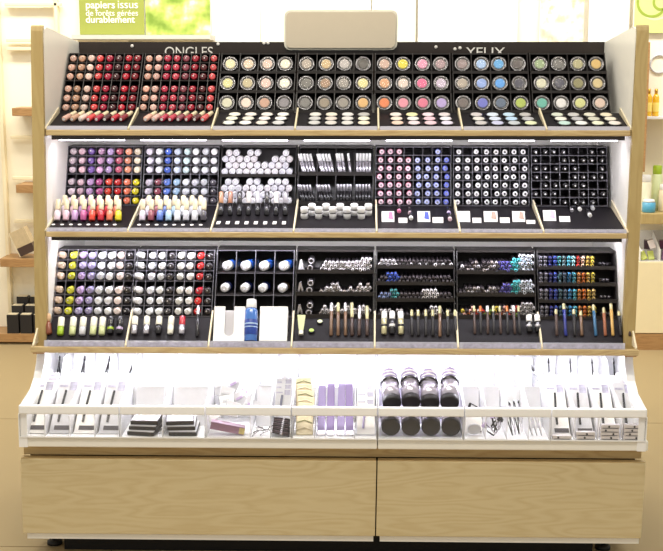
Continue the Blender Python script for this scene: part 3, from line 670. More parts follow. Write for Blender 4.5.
# seventh rack: neat blocks of pencils, four bins
x0, w_ = rack('C', 6, t4, 1, .07, 'black rightmost rack of the bottom shelf with four neat pencil bins', .006, lip=.004)
blk = [[('navy', (44, 48, 120)), ('royal blue', (60, 80, 170)), ('slate teal', (74, 110, 120)), ('grey teal', (92, 120, 124)), ('ocean blue', (60, 130, 180)), ('turquoise', (90, 180, 200)), ('brown orange', (190, 120, 60)), ('orange', (210, 130, 60)), ('gold', (206, 170, 80)), ('yellow', (220, 190, 90))],
       [('navy', (40, 44, 110)), ('royal blue', (54, 70, 160)), ('slate teal', (70, 96, 112)), ('grey blue', (84, 104, 124)), ('ocean blue', (60, 120, 176)), ('turquoise', (84, 160, 200)), ('brown orange', (180, 116, 60)), ('orange', (204, 140, 70)), ('gold', (206, 160, 80)), ('sand', (210, 180, 110))],
       [('navy', (40, 44, 110)), ('royal blue', (60, 80, 180)), ('slate teal', (70, 96, 112)), ('grey blue', (84, 104, 124)), ('ocean blue', (70, 140, 196)), ('turquoise', (100, 170, 200)), ('brown orange', (170, 110, 60)), ('orange', (200, 140, 80)), ('gold', (214, 180, 90)), ('yellow', (220, 200, 90))],
       [('navy', (40, 44, 120)), ('royal blue', (56, 70, 190)), ('teal', (84, 150, 160)), ('grey teal', (92, 130, 140)), ('turquoise', (80, 180, 196)), ('pale aqua', (150, 206, 210)), ('red', (200, 60, 44)), ('pale peach', (226, 190, 160)), ('gold', (220, 186, 70)), ('yellow', (226, 196, 80))]]
for k in range(4):
    for c in range(13):
        for j in range(3):
            if c < 2: n, rgb = 'silver tipped black', (120, 118, 128)
            elif c < 12: n, rgb = blk[k][c-2]
            else: continue
            r = .0050
            z = t4[k]+r+j*.0102
            pencil(rgb, n, (x0+.008+c*.0128, yline('C', t4[k])-.004+random.uniform(0, .003), z+.0003), '%s pencil, %s column, %s layer, %s bin, bottom shelf rightmost rack' % (n, ORD[c], ORD[j], tw4[k]), 'pencils in the %s bin of the rightmost rack' % tw4[k], r*.98, name='eye_pencil')
    for j in range(3):
        o = pencil((60, 56, 62), 'black', (x0+.170+.010*j, yline('C', t4[k])+.010, t4[k]+.0074+.0005), 'black tube lying askew, %s of three, %s bin, bottom shelf rightmost rack' % (ORD[j], tw4[k]), 'black tubes at the right of the bins', .0046, .05, (math.radians(-8), 0, math.radians(-24)), name='slim_black_tube')

# testers standing on the bottom shelf trays
def stand_prod(kind, label, cat, group, px, py, length, r, capfrac, bodym, capm, ang=34, lift=0, extra=None):
    x, y, z, sl = on_slope('C', px, py); a = math.radians(ang)
    t = thing(kind, label, cat, (x, y+.001, z+r*sin(a)*.75+.0012), (-a, 0, math.radians(random.uniform(-2, 2))), group)
    b = length*(1-capfrac)
    part('body', MB().lathe([(r*.7, 0), (r, .002), (r, b)], 10, 'z'), bodym, t)
    part('cap', MB().lathe([(r*1.02, b+.0002), (r*1.04, b+.001), (r*1.0, length-.002), (r*.6, length)], 10, 'z'), capm, t)
    if extra: part('band', MB().lathe([(r*1.06, b*.5), (r*1.07, b*.5+.0005), (r*1.07, b*.5+.006), (r*1.06, b*.5+.0065)], 10, 'z'), extra, t)
    return t
M_lime = mat('lime_green', (160, 190, 50), .3); M_olive = mat('pale_green', (196, 204, 150), .3); M_red = mat('tester_red', (186, 24, 44), .25, coat=.5)
M_pale = mat('tester_cream', (232, 230, 214), .3)
tw1 = [(60, M_lime, M_pale, 'lime green base'), (72, M_olive, M_pale, 'pale green base'), (82, M_grey, M_pale, 'grey base'), (92.5, M_olive, M_pale, 'olive base and greenish cap'), (101.5, M_olive, M_pale, 'light olive base beside black testers')]
for c, (px, bm_, cm, nm) in enumerate(tw1):
    stand_prod('foundation_tester', 'cream capped tester tube with %s, leftmost bottom tray' % nm, 'tester', 'cream tubes on the leftmost bottom tray', px, 337, .052, .0088, .55, bm_, cm)
for c, px in enumerate((110, 119)):
    stand_prod('foundation_tester', 'black tester tube, %s of two on the leftmost bottom tray' % ('left', 'right')[c], 'tester', 'black tubes on the leftmost bottom tray', px, 336, .05, .0085, .5, M_blk, M_blk, extra=M_lime if c == 0 else M_lil)
for c, (px, bm_, cm, nm) in enumerate(((134, M_silver, M_pale, 'silver base'), (146, M_silver, M_pale, 'slim silver base'), (158, M_blk, M_pale, 'black base'), (170, M_pale, M_pale, 'cream base'), (181.5, M_silver, M_red, 'silver base and red cap'))):
    stand_prod('foundation_tester', 'cream tester tube with %s on the second bottom tray' % nm if cm is not M_red else 'red capped tester tube with silver base on the second bottom tray', 'tester', 'tubes on the second bottom tray', px, 336, .052, .0082, .5, bm_, cm)
stand_prod('foundation_tester', 'dark slim tester tube at the second bottom tray right end', 'tester', 'tubes on the second bottom tray', 197, 338, .09, .0046, .3, M_blk, M_silver)
# tray holder cards
for i, pxs in ((0, (64, 76, 86, 97, 108)), (1, (139, 151, 163, 175, 188))):
    for c, px in enumerate(pxs):
        x, y, z, sl = on_slope('C', px, 343)
        tag(part('tray_card', MB().box(-.008, .008, -.006, .006, 0, .001), M_paper if c % 2 else M_silver, None, (x, y, z+.0004), (sl, 0, 0)), 'small pale card, %s in front row on %s bottom tray' % (ORD[c], RACKW[i]), 'label', 'tray cards on the bottom shelf')
# reddish brown tester at far left
x, y, z, sl = on_slope('C', 49, 336)
t = thing('brush_tester', 'reddish brown brush leaning at the far left of the bottom shelf', 'brush', (x, y+.002, z+.004), (math.radians(-30), math.radians(-10), 0))
part('handle', MB().lathe([(.006, 0), (.0085, .004), (.0075, .03), (.005, .036)], 12, 'z'), mat('reddish_brown', (130, 70, 46), .3, coat=.4), t)
part('bristles', MB().lathe([(.005, .0362), (.009, .046), (.008, .056), (.003, .060)], 12, 'z'), mat('bristle_tan', (206, 172, 136), .9), t)
# middle tray: small pump tubes and six pencils
x, y, z, sl = on_slope('C', 301, 337)
t = thing('hand_cream_tube', 'pale green squeeze tube at left of the bottom middle tray', 'tube', (x, y, z+.006), (math.radians(-32), 0, 0))
part('tube', MB().add([(-.006,-.005,.012),(.006,-.005,.012),(.006,.005,.012),(-.006,.005,.012),(-.011,-.001,.056),(.011,-.001,.056),(.011,.001,.056),(-.011,.001,.056)], [(0,3,2,1),(4,5,6,7),(0,1,5,4),(1,2,6,5),(2,3,7,6),(3,0,4,7)]), M_olive, t)
part('cap', MB().lathe([(.0062, 0), (.0064, .001), (.0062, .0118)], 12, 'z'), M_pale, t)
for c, (px, py, m) in enumerate(((311.5, 332, M_lime), (320, 323, M_olive))):
    x, y, z, sl = on_slope('C', px, py)
    t = thing('round_tester', '%s small round tester on the bottom middle tray' % ('lower', 'upper')[c], 'tester', (x, y, z+.0008), (sl, 0, 0), 'round testers')
    part('pan', MB().lathe([(.0085, 0), (.0085, .005), (.0072, .0052)], 14, 'z'), M_blk, t); part('powder', MB().lathe([(.0066, .0053), (.0066, .0062)], 14, 'z'), m, t)
M_bz = mat('bronze_brown', (112, 84, 62), .3, coat=.3); M_dkb = mat('dark_brown', (70, 52, 46), .35); M_golds = mat('pale_gold_cap', (196, 190, 150), .3, metal=.3)
for c, px in enumerate((331, 338, 345.5, 352, 359, 367)):
    stand_prod('pencil_tester', 'silver topped brown pencil standing %s from left on bottom middle tray' % ORD[c], 'pencil', 'standing pencils on the middle tray', px, 337, .094 if c < 4 else .085, .0046, .28 if c < 3 else .45, [M_bz, M_bz, M_bz, M_dkb, M_dkb, M_dkb][c], [M_silver, M_golds][c % 2], 32)
# fifth tray
M_iv = mat('ivory_cap', (226, 224, 210), .3)
for c, px in enumerate((384, 392, 401)):
    stand_prod('mascara_tester', 'short thick %s tester, %s from left on the fifth bottom tray' % (('ivory', 'black banded', 'pale capped')[c], ORD[c]), 'tester', 'thick testers on the fifth tray', px, 336, .066, .0076, .35, [M_golds, M_blk, M_golds][c], M_white2, 32, extra=M_blk if c != 1 else M_white2)
for c, px in enumerate((412, 418.5, 426, 433, 440, 448, 456)):
    stand_prod('pencil_tester', '%s pencil standing %s from left among dark ones on fifth bottom tray' % ('tall bronze' if c == 4 else 'pale topped dark', ORD[c]), 'pencil', 'standing pencils on the fifth tray', px, 337 if c != 4 else 338, .074 if c != 4 else .088, .0042, .26, M_bz if c == 4 else M_blk2, M_golds, 32)
# sixth tray
for c, px in enumerate((475, 481, 488, 494, 501, 508, 515, 520)):
    stand_prod('pencil_tester', '%s topped slim pencil standing %s from left on sixth bottom tray' % (('pale', 'orange', 'white', 'gold')[c % 4], ORD[c]), 'pencil', 'standing pencils on the sixth tray', px, 335, .080, .0036, .22, M_blk2 if c % 2 else M_dkb, [M_golds, mat('cap_orange', (206, 120, 60), .3), M_white2, M_golds][c % 4], 32)
for c, px in enumerate((529.5, 538)):
    stand_prod('mascara_tester', 'short black and white mascara, %s of two on the sixth bottom tray' % ('left', 'right')[c], 'mascara', 'mascaras on the sixth tray', px, 334, .05, .0078, .4, M_blk, M_white2, 30, extra=M_silver)
# seventh tray
for c, (px, m, nm, ln) in enumerate(((557, M_dkb, 'dark brown', .075), (566, mat('navy_body', (40, 50, 130), .3), 'navy', .092), (575, M_blk2, 'black', .075), (582, M_bz, 'bronze', .07), (596, mat('teal_body', (50, 100, 140), .3), 'steel blue', .088), (605.5, mat('copper_body', (150, 90, 60), .3), 'copper', .08), (613, mat('gold_body', (200, 160, 90), .3), 'gold', .092), (621, M_blk2, 'slim black', .07), (630, M_dkb, 'short brown', .07))):
    stand_prod('pencil_tester', '%s pencil standing %s from left on the rightmost bottom tray' % (nm, ORD[c]), 'pencil', 'standing pencils on the rightmost tray', px, 337, ln, .0042, .2, m, M_golds, 32)

# ------------------------------------------------------------------ accessory bins below the bottom shelf
RZ = .4306; BF = .3462; YF, YM, YB_ = -.234, -.055, .10    # rim height, bin floor, front, step, back
bx = [-W+.002]+[MX[k]+.009 for k in range(1, 7)]+[W-.002]
nslot = [4, 2, 3, 3, 1, 4, 4]
bw = ['leftmost', 'second', 'third', 'middle', 'fifth', 'sixth', 'rightmost']
SLOT = []
step = .40
for i in range(7):
    x0, x1 = bx[i]+.0012, bx[i+1]-.0012
    T_ = thing('accessory_bin', '%s frosted plastic bin with %s below the bottom shelf' % (bw[i], ('four narrow slots', 'two wide slots', 'three slots', 'three slots', 'a single slot', 'four slots', 'four slots')[i]), 'bin', ((x0+x1)/2, YF, BF)); ox = (x0+x1)/2
    def pp(n, mb, m): return part(n, mb, m, T_, (-ox, -YF, -BF))
    pp('floor_panel', MB().box(x0, x1, YF, YB_, BF, BF+.003), M_white2)
    fw = pp('front_wall', MB().box(x0, x1, YF, YF+.002, BF+.003, RZ-.0212), M_clear)
    pp('rim', MB().bbox(x0, x1, YF-.006, YF+.008, RZ-.021, RZ+.002, .003), M_white2)
    pp('step_panel', MB().box(x0, x1, YM, YM+.003, BF+.003, .436), M_white2)
    pp('upper_floor', MB().box(x0, x1, YM+.003, YB_, step, step+.003), M_white2)
    pp('rear_wall', MB().box(x0, x1, YB_-.003, YB_, step+.003, .532), M_white2)
    n = nslot[i]; xs = [x0+(x1-x0)*k/n for k in range(n+1)]
    if i == 2: xs = [x0, x0+(x1-x0)*.52, x0+(x1-x0)*.76, x1]
    if i == 3: xs = [x0, x0+(x1-x0)*.27, x0+(x1-x0)*.74, x1]
    for x in xs:
        xx = min(max(x, x0+.001), x1-.001)
        pp('slot_divider', MB().prism([(YF+.002, BF+.003), (YF+.002, RZ-.013), (YF+.009, RZ), (YM, .455), (YM+.05, .50), (YB_-.003, .515), (YB_-.003, step+.003), (YM, step+.003), (YM, BF+.003)], xx-.001, xx+.001), M_frost)
    SLOT.append(xs)
def blister(label, x, y, z, wd, hg, tilt, rz=0, stick=True, band=True, tint=None, group='carded accessories in the bins', prod=None):
    """clear fronted card pack leaning back in a slot"""
    t = thing('blister_pack', label, 'accessory pack', (x, y, z), (math.radians(-tilt), 0, math.radians(rz)), group)
    part('card', MB().box(-wd/2, wd/2, 0, .0012, 0, hg), tint or M_paper, t)
    part('blister', MB().bbox(-wd*.34, wd*.40, -.007, -.0002, hg*.16, hg*.78, .002), M_clear, t)
    if stick: part('tool', MB().tube([(-wd*.14, -.0035, hg*.2), (-wd*.12, -.0035, hg*.45), (-wd*.05, -.0035, hg*.78)], .0032, 6), prod or M_blk, t)
    if band: part('label_band', MB().box(-wd*.30, wd*.46, -.0006, -.0001, hg*.06, hg*.14), mat('band_grey', (84, 80, 84), .6), t)
    part('printed_panel', MB().box(wd*.08, wd*.44, -.0006, -.0001, hg*.80, hg*.96).box(-wd*.44, -wd*.02, -.0006, -.0001, hg*.86, hg*.90), M_lab, t)
    part('hang_tab', MB().prism(rrect(-wd*.12, wd*.12, hg, hg+.010, .004, 3), 0, .0012, 'y'), tint or M_paper, t)
    return t
SW = ['first', 'second', 'third', 'fourth']
FZ = BF+.0035
for i in (0, 6):
    xs = SLOT[i]
    for k in range(4):
        xm = (xs[k]+xs[k+1])/2; wd = (xs[k+1]-xs[k])-.008
        for q in range(3):
            blister('white blister pack with dark tool, %s slot of %s bin, %s from front' % (SW[k], bw[i], ORD[q]), xm, YF+(.022 if i == 0 else .026)+.018*q, FZ+.002, wd*(1 if q else .94), (.172, .178, .184)[q], 52, 0, True, True, M_grey if q == 0 and k % 2 else None)
        for q in range(2):
            t = thing('makeup_brush', 'thin dark brush at back of %s bin, %s slot, %s of pair' % (bw[i], SW[k], ('left', 'right')[q]), 'brush', (xm-.006+.014*q, YM+.095, step+.006), (math.radians(-10 if q else -14), math.radians(8-10*q+4*k if i == 0 else -10+6*q), 0), 'thin brushes at the back of the bins')
            part('handle', MB().lathe([(.0016, 0), (.0026, .01), (.0020, .07)], 8, 'z'), M_blk2, t); part('bristles', MB().lathe([(.0016, .0702), (.003, .076), (.001, .088)], 8, 'z'), M_blk, t)
xs = SLOT[6]
M_ctn = mat('carton_grey_white', (206, 200, 200), .6, var=.15, scale=120)
for k in range(4):
    xm = (xs[k]+xs[k+1])/2; wd = (xs[k+1]-xs[k])-.012
    for q in range((1, 2, 4, 4)[k]):
        t = thing('small_carton', 'slim grey white carton, %s from bottom, %s slot of rightmost bin' % (ORD[q], SW[k]), 'carton', (xm+.001*((q*2+k) % 3-1), YF+.0035, FZ+.0005+.0098*q), (0, 0, math.radians((q*7+k*3) % 5-2)*.5), 'slim cartons in the rightmost bin')
        part('carton', MB().bbox(-wd/2, wd/2, 0, .0155, 0, .0088, .0008), M_ctn, t); part('seal', MB().lathe([(.0028, -.0007), (.0028, -.0001)], 8), M_blk2, t, (wd*(-.2+.13*((q+k) % 4)), 0, .0045))
        part('side_print', MB().box(-wd*.42, wd*.42, -.0006, -.0001, .0004, .0014), M_blk2, t)
# second bin: flat compact packs and grey back cards
xs = SLOT[1]
for k in range(2):
    xm = (xs[k]+xs[k+1])/2; wd = (xs[k+1]-xs[k])
    for q in range(3):
        t = thing('compact_pack', 'flat black edged compact pack, %s from bottom, %s pile in second bin' % (ORD[q], ('left', 'right')[k]), 'accessory pack', (xm-.004+.004*q*(1-2*k), YF+.008+.006*q+.0, FZ+.001+.0125*q), (math.radians(3), 0, math.radians((-6, 4)[k]+3*q-3)), 'flat packs in the second bin')
        part('base', MB().bbox(-wd*.33, wd*.33, 0, .085, 0, .0095, .0015), M_blk2, t); part('cover', MB().bbox(-wd*.32, wd*.32, .001, .084, .0096, .0118, .0008), M_silver if q == 2 else M_grey, t)
        part('label', MB().box(-wd*.20, wd*.26, .02, .07, .0119, .0123), M_paper, t)
def backcard(i, k, w0, hh, x=None):
    xs = SLOT[i]; xm = (xs[k]+xs[k+1])/2
    o = part('divider_card', MB().box(-w0/2, w0/2, 0, .0012, 0, hh), M_grey, None, (xm, YM-.05, FZ+.035), (math.radians(-38), 0, 0)); return o
for i, k, w0, hh in ((1, 0, .075, .07), (1, 1, .09, .07), (2, 1, .04, .075), (5, 0, .044, .075), (5, 1, .044, .075), (5, 3, .044, .075)):
    o = part('insert_card', MB().bbox(-w0/2, w0/2, 0, .0016, 0, hh+.038, .0006), M_grey, None, ((SLOT[i][k]+SLOT[i][k+1])/2, YM-.078, FZ+.0005), (math.radians(-33), 0, 0))
    tag(o, 'plain pale grey card insert in %s slot of %s bin' % (SW[k], bw[i]), 'card', 'grey insert cards')
# third bin: white packets and a mauve box
xs = SLOT[2]
t = thing('mauve_box', 'mauve narrow carton lying at front of the third bin', 'box', (xs[0]+.052, YF+.014, FZ+.010), (0, math.radians(12), math.radians(4)))
part('carton', MB().bbox(-.044, .044, 0, .026, 0, .020, .001), mat('mauve_carton', (150, 116, 138), .5), t); part('end_label', MB().box(.030, .0442, -.0008, -.0001, .002, .018), mat('gold_label', (196, 180, 120), .5, var=.3, scale=150), t)
for q in range(9):
    x = xs[0]+.016+(xs[1]-xs[0]-.032)*((q*4) % 9)/8; yy = YF+.055+.013*q*.9
    t = thing('white_packet', 'crumpled white packet, %s from front in third bin heap' % ORD[q], 'packet', (x, yy, FZ+.03+.0065*q), (math.radians(-42+6*(q % 3)), math.radians((-28, 14, 32, -10)[q % 4]), 0), 'white packets in the third bin')
    part('pouch', MB().add([(-.018,-.002,0),(.018,-.003,0),(.018,.003,0),(-.018,.002,0),(-.02,-.001,.042),(.019,-.001,.04),(.019,.001,.04),(-.02,.001,.042),(-.015,-.006,.02),(.015,-.007,.021)], [(0,1,9,8),(8,9,5,4),(0,8,4),(1,5,9),(0,3,2,1),(4,5,6,7),(1,2,6,5),(2,3,7,6),(3,0,4,7)]), M_grey if q % 3 else M_white2, t)
    part('print', MB().box(-.010, .008, -.0092, -.0074, .018, .024), M_grey if q % 2 else M_lil, t)
for q, (px, m, nm, ti) in enumerate(((220, mat('lilac_pack', (190, 160, 214), .4), 'lilac', 14), (236, M_paper, 'white', -18), (247, mat('lilac_pale', (214, 204, 226), .4), 'pale lilac', 22))):
    g = at(px, 375, YM+.02)
    t = thing('carton_pack', '%s carton tilted at the back of the third bin' % nm, 'box', (g.x, YM+.028, step+.008), (math.radians(-14), math.radians(ti), 0), 'cartons at the back of the third bin')
    part('carton', MB().bbox(-.014, .014, 0, .012, 0, .062, .001), m, t); part('label', MB().box(-.010, .010, -.0006, -.0001, .036, .050), M_paper if q == 0 else M_grey, t)
# dark bits and hair pin bundles in slots two and three of the third bin
for q in range(8):
    t = thing('hair_clip', 'small dark hair clip, %s in second slot of third bin' % ORD[q], 'hair clip', (xs[1]+.012+.0055*q, YF+.012+.008*(q % 3), FZ+.006+.005*(q % 4)), (math.radians(-30), math.radians(-40+23*q % 80), 0), 'dark hair clips')
    part('arm', MB().tube([(-.012, 0, 0), (0, 0, .002), (.012, 0, 0)], .0014, 6), M_blk2 if q % 2 else M_silver, t); part('spring', MB().lathe([(.002, -.002), (.002, .003)], 8, 'y'), M_silver, t, (0, 0, .003))
for q in range(9):
    t = thing('hair_band', 'dark brown hair elastic, %s from front in third slot of third bin' % ORD[q], 'hair band', (xs[2]+.026, YF+.014+.006*q, FZ+.006+.0032*q), (math.radians(-20), math.radians(14), math.radians(3*q)), 'dark elastics')
    part('band', MB().tube([(.021*cos(a), .010*sin(a), 0) for a in [2*PI*j/14 for j in range(15)]], .0026, 6), mat('elastic_brown', (84, 66, 72), .7) if q % 2 else mat('elastic_dark', (52, 42, 48), .7), t)
    part('clasp', MB().lathe([(.003, -.003), (.003, .003)], 8, 'x'), M_silver, t, (0, -.010, 0))
for q in range(3):
    blister('clear pack with grey tool, third slot of third bin, %s from front' % ORD[q], (xs[2]+xs[3])/2, YM-.105+.022*q, FZ+.026+.008*q, .042, .085, 34, 0, True, False, M_grey, prod=mat('tool_slate', (110, 112, 130), .4))
for q in range(2):
    t = thing('nail_clipper', 'steel nail tool standing at back of third bin third slot, %s' % ('left', 'right')[q], 'nail tool', (xs[2]+.016+.018*q, YM+.045, step+.006), (math.radians(-12), math.radians(4), 0), 'steel nail tools')
    part('blade', MB().bbox(-.004, .004, 0, .003, .03, .078, .001), M_silver, t); part('grip', MB().bbox(-.005, .005, -.001, .004, 0, .030, .001), mat('slate_grip', (96, 96, 118), .4), t)
# middle bin: cream sponges, purple files, clear packs
xs = SLOT[3]
mc = mat('raffia_cream', (226, 214, 184), .8, var=.2, scale=90); mg = mat('olive_string', (150, 150, 110), .8, var=.3, scale=90)
for q in range(6):
    t = thing('sponge_packet', 'cream loofah packet, %s from front in middle bin left slot' % ORD[q], 'packet', ((xs[0]+xs[1])/2+random.uniform(-.003, .003), YF+.020+.019*q, FZ+.004+.012*q), (math.radians(-38), math.radians(random.uniform(-5, 5)), 0), 'cream packets in the middle bin')
    part('pad', MB().bbox(-.022, .022, 0, .010, 0, .070, .004), mc, t)
    for j in range(3): part('cord', MB().tube([(-.020, -.0022, .012+.02*j), (0, -.0026, .018+.02*j), (.020, -.0022, .010+.02*j)], .0016, 5), mg if (q+j) % 2 else mc, t)
for q in range(4):
    xm = xs[1]+.013+(xs[2]-xs[1]-.020)*(q+.12)/3.5 if q < 2 else xs[1]+.013+(xs[2]-xs[1]-.024)*(q+.30)/3.4
    mm = mat('file_purple_%d' % (q % 2), ((150, 136, 186), (140, 122, 176))[q % 2], .5, var=.1)
    for s_ in range(2):
        t = thing('nail_file', 'long purple nail file, %s from left, %s of its pair, middle bin' % (ORD[q], ('front', 'rear')[s_]), 'nail file', (xm, YF+.018+.016*s_, FZ+.003), (math.radians(-47), 0, math.radians((0, 0, -1, 1)[q])), 'purple nail files')
        part('board', MB().bbox(-.0095, .0095, 0, .003, .0, .150-.006*(q == 0), .0012), mm, t)
        part('foil_end', MB().bbox(-.0097, .0097, -.0004, .0034, .0, .014, .001), M_silver, t)
        if s_ == 0: part('hang_hole', MB().lathe([(.0032, -.0008), (.0032, -.0001)], 12), M_paper, t, (0, 0, .078-.02*(q % 3 == 2)))
for q in range(4):
    blister('clear pack with lilac tool, middle bin right slot, %s from front' % ORD[q], (xs[2]+xs[3])/2, YF+.024+.034*q, FZ+.004+.011*q, .046, .078, 40, 0, True, False, M_paper, prod=mat('lilac_tool', (160, 150, 190), .4))
t = blister('silver tool pack hanging at back of the middle bin right slot', (xs[2]+xs[3])/2, YM+.03, step+.006, .046, .075, 14, 0, True, False, M_grey, prod=M_silver)
# fifth bin: rolled cosmetic cylinders with black ends
xs = SLOT[4]
ms = clear('lilac_clear', (196, 186, 226), .75, .1)
def cyl(label, x, y, z, tilt, rz=0):
    t = thing('brush_canister', label, 'canister', (x, y, z), (math.radians(tilt), 0, math.radians(rz)), 'black ended canisters')
    r = .0245
    part('end_cap', MB().lathe([(r*.86, 0), (r*.97, .001), (r, .004), (r, .016)], 24), M_blk2, t)
    part('sleeve', MB().lathe([(r*.97, .0162), (r*.97, .070)], 24), mat('silver_sleeve', (196, 190, 204), .2, metal=.6, var=.35, scale=60), t)
    part('collar', MB().lathe([(r*.99, .0702), (r*1.03, .071), (r*1.03, .080), (r*.99, .081)], 24), M_blk, t)
    part('tip', MB().lathe([(r*.92, .0812), (r*.92, .112), (r*.82, .120)], 24), mat('lilac_tip', (176, 164, 206), .2, coat=.6, var=.3, scale=70), t)
    for hh in (.088, .100): part('tip_ring', MB().lathe([(r*.93, hh), (r*.95, hh+.0005), (r*.95, hh+.0035), (r*.93, hh+.004)], 24), M_white2, t)
pxs = (391, 411, 431, 451)
for q in range(4):
    x = at(pxs[q], 425, YF+.012).x
    cyl('black ended canister, %s from left in the lower row of fifth bin' % ORD[q], x, YF+.012, FZ+.0262, 10, (2, 0, -2, -3)[q])
for q, px in enumerate((392, 411, 430, 449.5)):
    x = at(px, 403, YF+.055).x
    cyl('silver canister, %s from left in the upper row of fifth bin' % ORD[q], x, YF+.05, FZ+.0262+.050+.003*(q % 2), 29, (4, 1, 0, -4)[q])
# sixth bin
xs = SLOT[5]
t = thing('round_compact', 'small round silver compact at front of sixth bin left slot', 'compact', ((xs[0]+xs[1])/2, YF+.022, FZ+.018), (math.radians(-64), 0, 0))
part('case', MB().lathe([(.015, 0), (.017, .001), (.017, .006), (.015, .007)], 20, 'z'), M_grey, t); part('mirror', MB().lathe([(.012, .0072), (.012, .0078)], 20, 'z'), M_silver, t)
blister('white pack with round compact, sixth bin first slot front', (xs[0]+xs[1])/2, YF+.042, FZ+.002, .046, .06, 42, 0, False, True)
t = thing('compact_pack', 'tilted dark square pack on sixth bin first slot insert card', 'accessory pack', ((xs[0]+xs[1])/2, YM-.06, FZ+.044), (math.radians(-40), math.radians(28), 0))
part('case', MB().bbox(-.012, .012, -.006, 0, 0, .014, .001), M_blk2, t); part('window', MB().box(-.006, .006, -.0066, -.0061, .003, .010), M_grey, t)
for q in range(5):
    t = thing('eyelash_tool', 'dark metal tool tangled in sixth bin second slot, %s from front' % ORD[q], 'tool', ((xs[1]+xs[2])/2+.006*((q % 3)-1), YF+.014+.009*q, FZ+.010+.004*q), (math.radians(-40), math.radians((-50, 30, -20, 55, 5)[q]), 0), 'dark tools in the sixth bin')
    part('arm', MB().tube([(-.002, 0, -.004), (-.006, -.002, .014), (-.003, 0, .032)], .0022, 6), M_blk2, t); part('arm', MB().tube([(.002, 0, -.004), (.006, -.002, .014), (.003, 0, .032)], .0022, 6), M_silver, t)
    part('pad', MB().bbox(-.008, .008, -.003, .003, .032, .040, .001), M_blk if q % 2 else M_lil, t)
for q in range(4):
    t = thing('tweezers', 'slim %s tweezers, %s from left in sixth bin third slot' % (('dark', 'steel')[q % 2], ORD[q]), 'tweezers', (xs[2]+.016+.009*q, YF+.018+.006*q, FZ+.006), (math.radians(-46), math.radians(-12+3*q), 0), 'tweezers in the sixth bin')
    part('arm', MB().tube([(0, 0, 0), (-.004, 0, .05), (-.001, 0, .092)], .0018, 6), M_blk2 if q % 2 == 0 else M_silver, t); part('arm', MB().tube([(0, 0, .0), (.004, 0, .05), (.001, 0, .092)], .0018, 6), M_blk2 if q % 2 == 0 else M_silver, t)
    part('tip', MB().lathe([(.003, .088), (.002, .098)], 8, 'z'), M_blk, t)
for q in range(3):
    t = thing('tweezers', 'white handled tweezers, %s from left in sixth bin fourth slot' % ORD[q], 'tweezers', (xs[3]+.012+.012*q, YF+.018, FZ+.006), (math.radians(-46), math.radians(-10), 0), 'white tweezers in the sixth bin')
    part('arm', MB().tube([(0, 0, 0), (-.003, 0, .035), (0, 0, .066)], .0018, 6), M_silver, t); part('arm', MB().tube([(0, 0, 0), (.003, 0, .035), (0, 0, .066)], .0018, 6), M_white2, t)
for q, (px, py0, m) in enumerate(((508, 360, M_lil), (514, 366, M_blk2))):
    g = at(px, py0, YM+.05)
    t = thing('hanging_pack', '%s clear pack standing at back of the sixth bin' % ('left', 'right')[q], 'accessory pack', (g.x, YM+.04+.02*q, step+.006), (math.radians(-12), math.radians(8-14*q), 0), 'packs at back of the sixth bin')
    part('card', MB().box(-.011, .011, 0, .001, 0, .078), M_grey, t); part('tool', MB().bbox(-.006, .006, -.006, -.0003, .05, .070, .0015), m, t)
t = thing('makeup_brush', 'long black brush leaning at back between sixth and rightmost bins', 'brush', (at(548, 378, YM+.03).x-.006, YM+.03, step+.006), (math.radians(-18), math.radians(-24), 0))
part('handle', MB().lathe([(.002, 0), (.003, .01), (.0024, .062)], 8, 'z'), M_blk, t); part('ferrule', MB().lathe([(.0026, .0622), (.0028, .072)], 8, 'z'), M_silver, t); part('bristles', MB().lathe([(.0028, .0722), (.004, .08), (.001, .09)], 8, 'z'), M_blk2, t)

# ------------------------------------------------------------------ background: left wall shelving
YW = 2.555
def wpx(px, py, Y): return at(px, py, Y)
LS = thing('wall_shelving', 'cream wall shelving with pale rails and wooden shelves at left', 'shelving', (at(20, 345, 2.29).x, 2.29, 0)); lo = LS.location.copy()
def lp(n, mb, m): return part(n, mb, m, LS, -lo)
M_pf = mat('pale_frame', (240, 226, 190), .5, var=.03)
xl0, xl1 = at(-40, 345, 2.29).x, at(66, 345, 2.29).x
lp('back_panel', MB().box(xl0, xl1+.3, 2.44, 2.46, .0, 2.2), M_wall)
lp('base_cabinet', MB().box(xl0, xl1+.3, 2.30, 2.438, 0, at(20, 343, 2.30).z), M_floor)
for px in (5, 62.5):
    g = at(px, 200, 2.40); lp('upright', MB().bbox(g.x-.008, g.x+.008, 2.40, 2.438, 0, 2.2, .002), M_pf)
for py in (4, 40, 48.5, 137, 178, 221):
    g = at(30, py, 2.40); lp('rail', MB().bbox(at(6, 40, 2.40).x, at(62, 40, 2.40).x, 2.40, 2.425, g.z-.009, g.z+.006, .002), M_pf)
for (pa, pb, y0, y1) in ((12, 60, 108, 116), (16, 60, 185, 193), (0, 60, 259, 267), (-30, 60, 334, 342)):
    g0, g1 = at(pa, y1, 2.28), at(pb, y0, 2.28); lp('shelf', MB().bbox(g0.x, g1.x, 2.28, 2.438, g0.z, g1.z, .002), M_brown)
zsh = at(10, 334, 2.28).z
for q in range(9):
    r_, c = divmod(q, 3)
    x = at(6, 330, 2.29).x+.034+.062*c+.012*r_; y = 2.284+.046*r_; h = .088+.034*r_
    t = thing('black_carton', 'black carton with pale top, %s row, %s from left, on lower left shelf' % (('front', 'second', 'rear')[r_], ORD[c]), 'carton', (x, y, zsh+.0008), (0, 0, 0), 'black cartons on the lower left shelf')
    part('box', MB().bbox(-.027, .027, 0, .042, 0, h, .001), M_blk2, t); part('top_label', MB().box(-.024, .020, .003, .039, h+.0002, h+.003), M_cream, t)
g = at(29, 259, 2.30)
